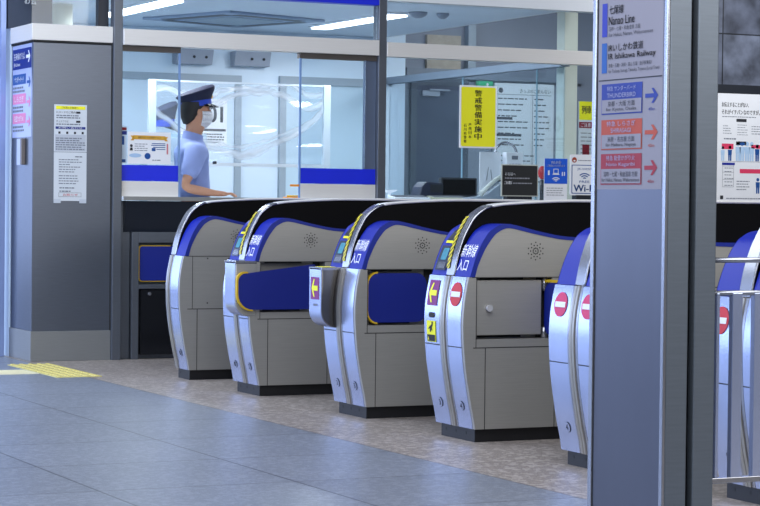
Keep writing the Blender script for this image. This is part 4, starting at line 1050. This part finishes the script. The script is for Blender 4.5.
# far things seen through the glass
ex = thing('exit_sign', 'green emergency exit sign above the yellow notice, on the far wall', 'sign', (9.84, 18.44, 2.16)); S = Sheet(ex)
b = MB(); b.box(0, 0, 0, .16, .05, .12); b.build('case', GREEN, ex, .003); S.poly('running_figure', [circ(.10, .09, .012), [(.07, .02), (.085, .02), (.115, .075), (.09, .08)], [(.10, .02), (.115, .025), (.11, .05), (.1, .05)]], WHITE)
tb = thing('timetable_board', 'large pale timetable board on the far wall behind the black counter sign', 'board', (10.03, 18.465, 1.1)); S = Sheet(tb)
for x in (.06, .60):
    b = MB(); b.box(x-.02, .002, -1.1, x+.02, .028, 0); b.build('support_post', GREYPL, tb)
b = MB(); b.box(0, 0, 0, .66, .03, 1.17); b.build('board', mat('timetable_bg', (222, 230, 234), .5, 0, .02, 6), tb, .004)
S.rects('print', text_lines(.04, .55, .40, 1.05, 9, .2, 51, .5, .05)+text_lines(.44, .55, .62, 1.05, 9, .2, 52, .4, .05)+text_lines(.04, .1, .62, .5, 8, .2, 53, .5, .05)+[(.03, 1.06, .63, 1.064), (.03, .82, .2, .845), (.03, .66, .3, .685), (.42, .1, .424, 1.06)], INK)
S.text('lettering', [('きっぷのごあんない', .28, 1.08, .62, 1.12)], INK); S.poly('emblem', [circ(.07, 1.1, .025)], INK)
yp = thing('yellow_topped_poster', 'poster with a yellow heading behind glass at the left edge of the pillar', 'poster', (10.98, 18.475, 1.5)); S = Sheet(yp)
for x in (.05, .55):
    b = MB(); b.box(x-.015, .002, -1.5, x+.015, .018, 0); b.build('support_post', GREYPL, yp)
b = MB(); b.box(0, 0, 0, .6, .02, .62); b.build('sheet', mat('poster_grey', (214, 222, 226), .5, 0, .03, 6), yp)
S.rects('yellow_heading', [(0, .44, .6, .62)], YELLOW); S.text('lettering', [('列車に接近注意', .03, .5, .42, .58)], INK, 2, .02); S.rects('red_bar', [(0, .36, .6, .42)], P_RED); S.text('lettering', [('ご注意ください', .02, .37, .3, .41)], WHITE, 2)
S.rects('red_block', [(.04, .05, .12, .2)], P_RED); S.rects('print', text_lines(.02, .02, .5, .33, 8, .15, 55, .3, .05), INK)

# poster on the right wall
pp = thing('wall_poster', 'white illustrated manners poster with small blue figures on the right wall', 'poster', (9.95, 14.92, 1.135)); S = Sheet(pp)
b = MB(); b.box(0, 0, 0, .86, .02, .895); b.build('sheet', WHITE, pp); b = MB(); b.box(-.01, -.006, -.02, .87, .03, -.0); b.build('bottom_rail', SATIN, pp)
o_ = .22
S.text('lettering', [('お伝えすることがない、', o_+.045, .785, o_+.31, .825), ('それがイチバンなのですが。', o_+.045, .725, o_+.42, .765)], INK, 1, .01)
S.rects('print', text_lines(o_+.05, .70, o_+.40, .712, 1, .5, 61, .1)+text_lines(o_+.06, .56, o_+.15, .64, 4, .25, 62, .4)+text_lines(o_+.07, .515, o_+.2, .535, 1, .5, 63, .1)+text_lines(o_+.2, .55, o_+.31, .65, 5, .2, 64, .3)+text_lines(o_+.34, .56, o_+.46, .64, 4, .25, 65, .3)+text_lines(o_+.08, .13, o_+.17, .3, 6, .2, 66, .3)+text_lines(o_+.2, .1, o_+.33, .19, 4, .3, 67, .2)+text_lines(o_+.1, .03, o_+.5, .045, 1, .5, 68, .1), GREYINK)
S.rects('dark_bar', [(o_+.19, .665, o_+.29, .69), (o_+.19, .475, o_+.29, .505), (o_+.04, .03, o_+.07, .06)], INK); S.rects('blue_bar', [(o_+.055, .31, o_+.18, .33)], P_NAVY)
S.rects('pink_bar', [(o_+.05, .44, o_+.165, .485), (o_+.34, .45, o_+.5, .48), (o_+.23, .245, o_+.48, .28)], mat('poster_pink', (224, 60, 100), .6, 0, .03, 8))
S.rects('grid_lines', [(o_+.06, z, o_+.17, z+.003) for z in (.13, .19, .25, .3)]+[(o_+.06, .13, o_+.063, .31), (o_+.168, .13, o_+.171, .31)]+[(o_+.05, .338, o_+.5, .341)], SILVERG)
def figure(u, v, h, m): 
    S.poly('blue_figure', [circ(u, v+h*.88, h*.11, 16), [(u-h*.14, v+h*.38), (u+h*.14, v+h*.38), (u+h*.16, v+h*.72), (u-h*.16, v+h*.72)], [(u-h*.12, v), (u-h*.02, v), (u-h*.01, v+h*.38), (u-h*.13, v+h*.38)], [(u+h*.02, v), (u+h*.12, v), (u+h*.13, v+h*.38), (u+h*.01, v+h*.38)]], m)
figure(o_+.13, .345, .125, P_LBLUE); figure(o_+.40, .345, .14, P_LBLUE); figure(o_+.41, .08, .13, P_LBLUE)
for u in (.06, .21, .25, .30, .345): figure(o_+u, .345, .12 if u < .2 else .16, mat('figure_pale', (176, 206, 236), .6, 0, .03, 8))
S.poly('blue_cap', [circ(o_+.25, .495-.01, .028, 16, .012)], P_LBLUE, 2)

# overhead sign left of the cabinet and dark poster strip at the edge
oh = thing('overhead_sign', 'dark overhead sign panel with white lettering above the steel cabinet', 'sign', (4.245, 14.94, 2.30)); S = Sheet(oh)
b = MB(); b.box(0, 0, 0, .32, .03, .7); b.build('panel', mat('overhead_dark', (50, 60, 80), .4, .2, .06, 5), oh); S.text('lettering', [('お会', .12, .17, .205, .24)], WHITE, 1, .01)
es = thing('edge_poster', 'dark red poster strip in the doorway at the left edge', 'poster', (4.0, 17.475, .9)); S = Sheet(es)
b = MB(); b.box(.11, .002, -.9, .15, .018, 0); b.build('support_post', DKPL, es)
b = MB(); b.box(0, 0, 0, .26, .02, 1.0); b.build('sheet', mat('poster_dark_red', (96, 44, 56), .6, 0, .2, 6), es); S.rects('blue_block', [(.05, .05, .2, .2), (.05, .4, .12, .6)], P_BLUE)

for o in list(COL.objects):
    n = o.name.split('.')[0]
    gname = {'tactile_paving': 'tactile paving runs', 'paper_notice': 'paper notices on the cabinet', 'ceiling_light': 'office ceiling lights', 'wall_speaker': 'wall speaker boxes', 'wifi_sign': 'wireless signs on the counter', 'keyboard': 'keyboard trays on the counter'}.get(n)
    if gname and o.parent is None: o['group'] = gname
# ================================================================== LIGHT
def area(name, loc, target, sx, sy, power, color):
    l = bpy.data.lights.new(name, 'AREA'); l.shape = 'RECTANGLE'; l.size = sx; l.size_y = sy; l.energy = power; l.color = color
    o = bpy.data.objects.new(name, l); COL.objects.link(o); o.location = loc
    d = Vector(target)-Vector(loc); o.rotation_euler = d.to_track_quat('-Z', 'Y').to_euler(); return o
area('blue_side_light', (-4.5, 11, 2.6), (4.6, 9.5, .8), 9, 3.0, 620, (.45, .60, 1.0))
area('blue_front_fill', (-1.5, 20.5, 1.7), (4.6, 9.5, .9), 7, 2.6, 260, (.50, .64, 1.0))  # unseen lamp added so the gate fronts catch blue reflections
area('hall_light', (3.0, 5.5, 4.0), (5.2, 9.5, 0), 3, 6, 240, (.92, .95, 1.0))
area('hall_light_back', (2.0, 12.5, 4.0), (4.0, 13.0, 0), 3, 4, 190, (.8, .88, 1.0))
area('gate_fill', (6.5, 2.5, 3.2), (5.2, 9.5, .6), 4, 2, 125, (1.0, .985, .96))
area('office_light_a', (5.5, 15.8, 2.52), (5.5, 15.8, 0), .3, 1.5, 40, (.86, .93, 1.0))
area('office_light_b', (7.4, 16.0, 2.52), (7.4, 16.0, 0), .3, 1.5, 40, (.86, .93, 1.0))
area('far_light', (10.2, 16.8, 3.15), (10.2, 17.4, 0), 1.5, 1.5, 75, (.92, .96, 1.0))
area('poster_light', (10.3, 13.2, 3.2), (10.4, 14.9, 1.5), 1.2, .4, 40, (.95, .97, 1.0))

wd = bpy.data.worlds.new('world'); SC.world = wd; wd.use_nodes = True; nt = wd.node_tree; bg = nt.nodes['Background']
tc = nt.nodes.new('ShaderNodeTexCoord'); sx = nt.nodes.new('ShaderNodeSeparateXYZ'); rp = nt.nodes.new('ShaderNodeValToRGB')
nt.links.new(tc.outputs['Generated'], sx.inputs[0]); mr_ = nt.nodes.new('ShaderNodeMapRange'); mr_.inputs[1].default_value = -1; mr_.inputs[2].default_value = 1
nt.links.new(sx.outputs[2], mr_.inputs[0]); nt.links.new(mr_.outputs[0], rp.inputs['Fac']); nt.links.new(rp.outputs['Color'], bg.inputs['Color'])
rp.color_ramp.elements[0].color = (.10, .11, .13, 1); rp.color_ramp.elements[1].color = (.34, .38, .46, 1)
bg.inputs['Strength'].default_value = .42

# ================================================================== CAMERA
F, TH, PT, RO = 2186.0, 0.446155, 0.0226344, 0.010683
fw = Vector((math.sin(TH)*math.cos(PT), math.cos(TH)*math.cos(PT), -math.sin(PT))); r = Vector((math.cos(TH), -math.sin(TH), 0)); u = r.cross(fw)
r2 = r*math.cos(RO)+u*math.sin(RO); u2 = -r*math.sin(RO)+u*math.cos(RO)
cam = bpy.data.cameras.new('camera'); cam.sensor_width = 36; cam.lens = F/760*36; cam.clip_end = 200
co = bpy.data.objects.new('camera', cam); COL.objects.link(co)
M = Matrix((r2, u2, -fw)).transposed().to_4x4(); M.translation = Vector((0, 0, 1.1)); co.matrix_world = M
SC.camera = co
SC.view_settings.view_transform = 'Standard'; SC.view_settings.look = 'None'; SC.view_settings.exposure = 0
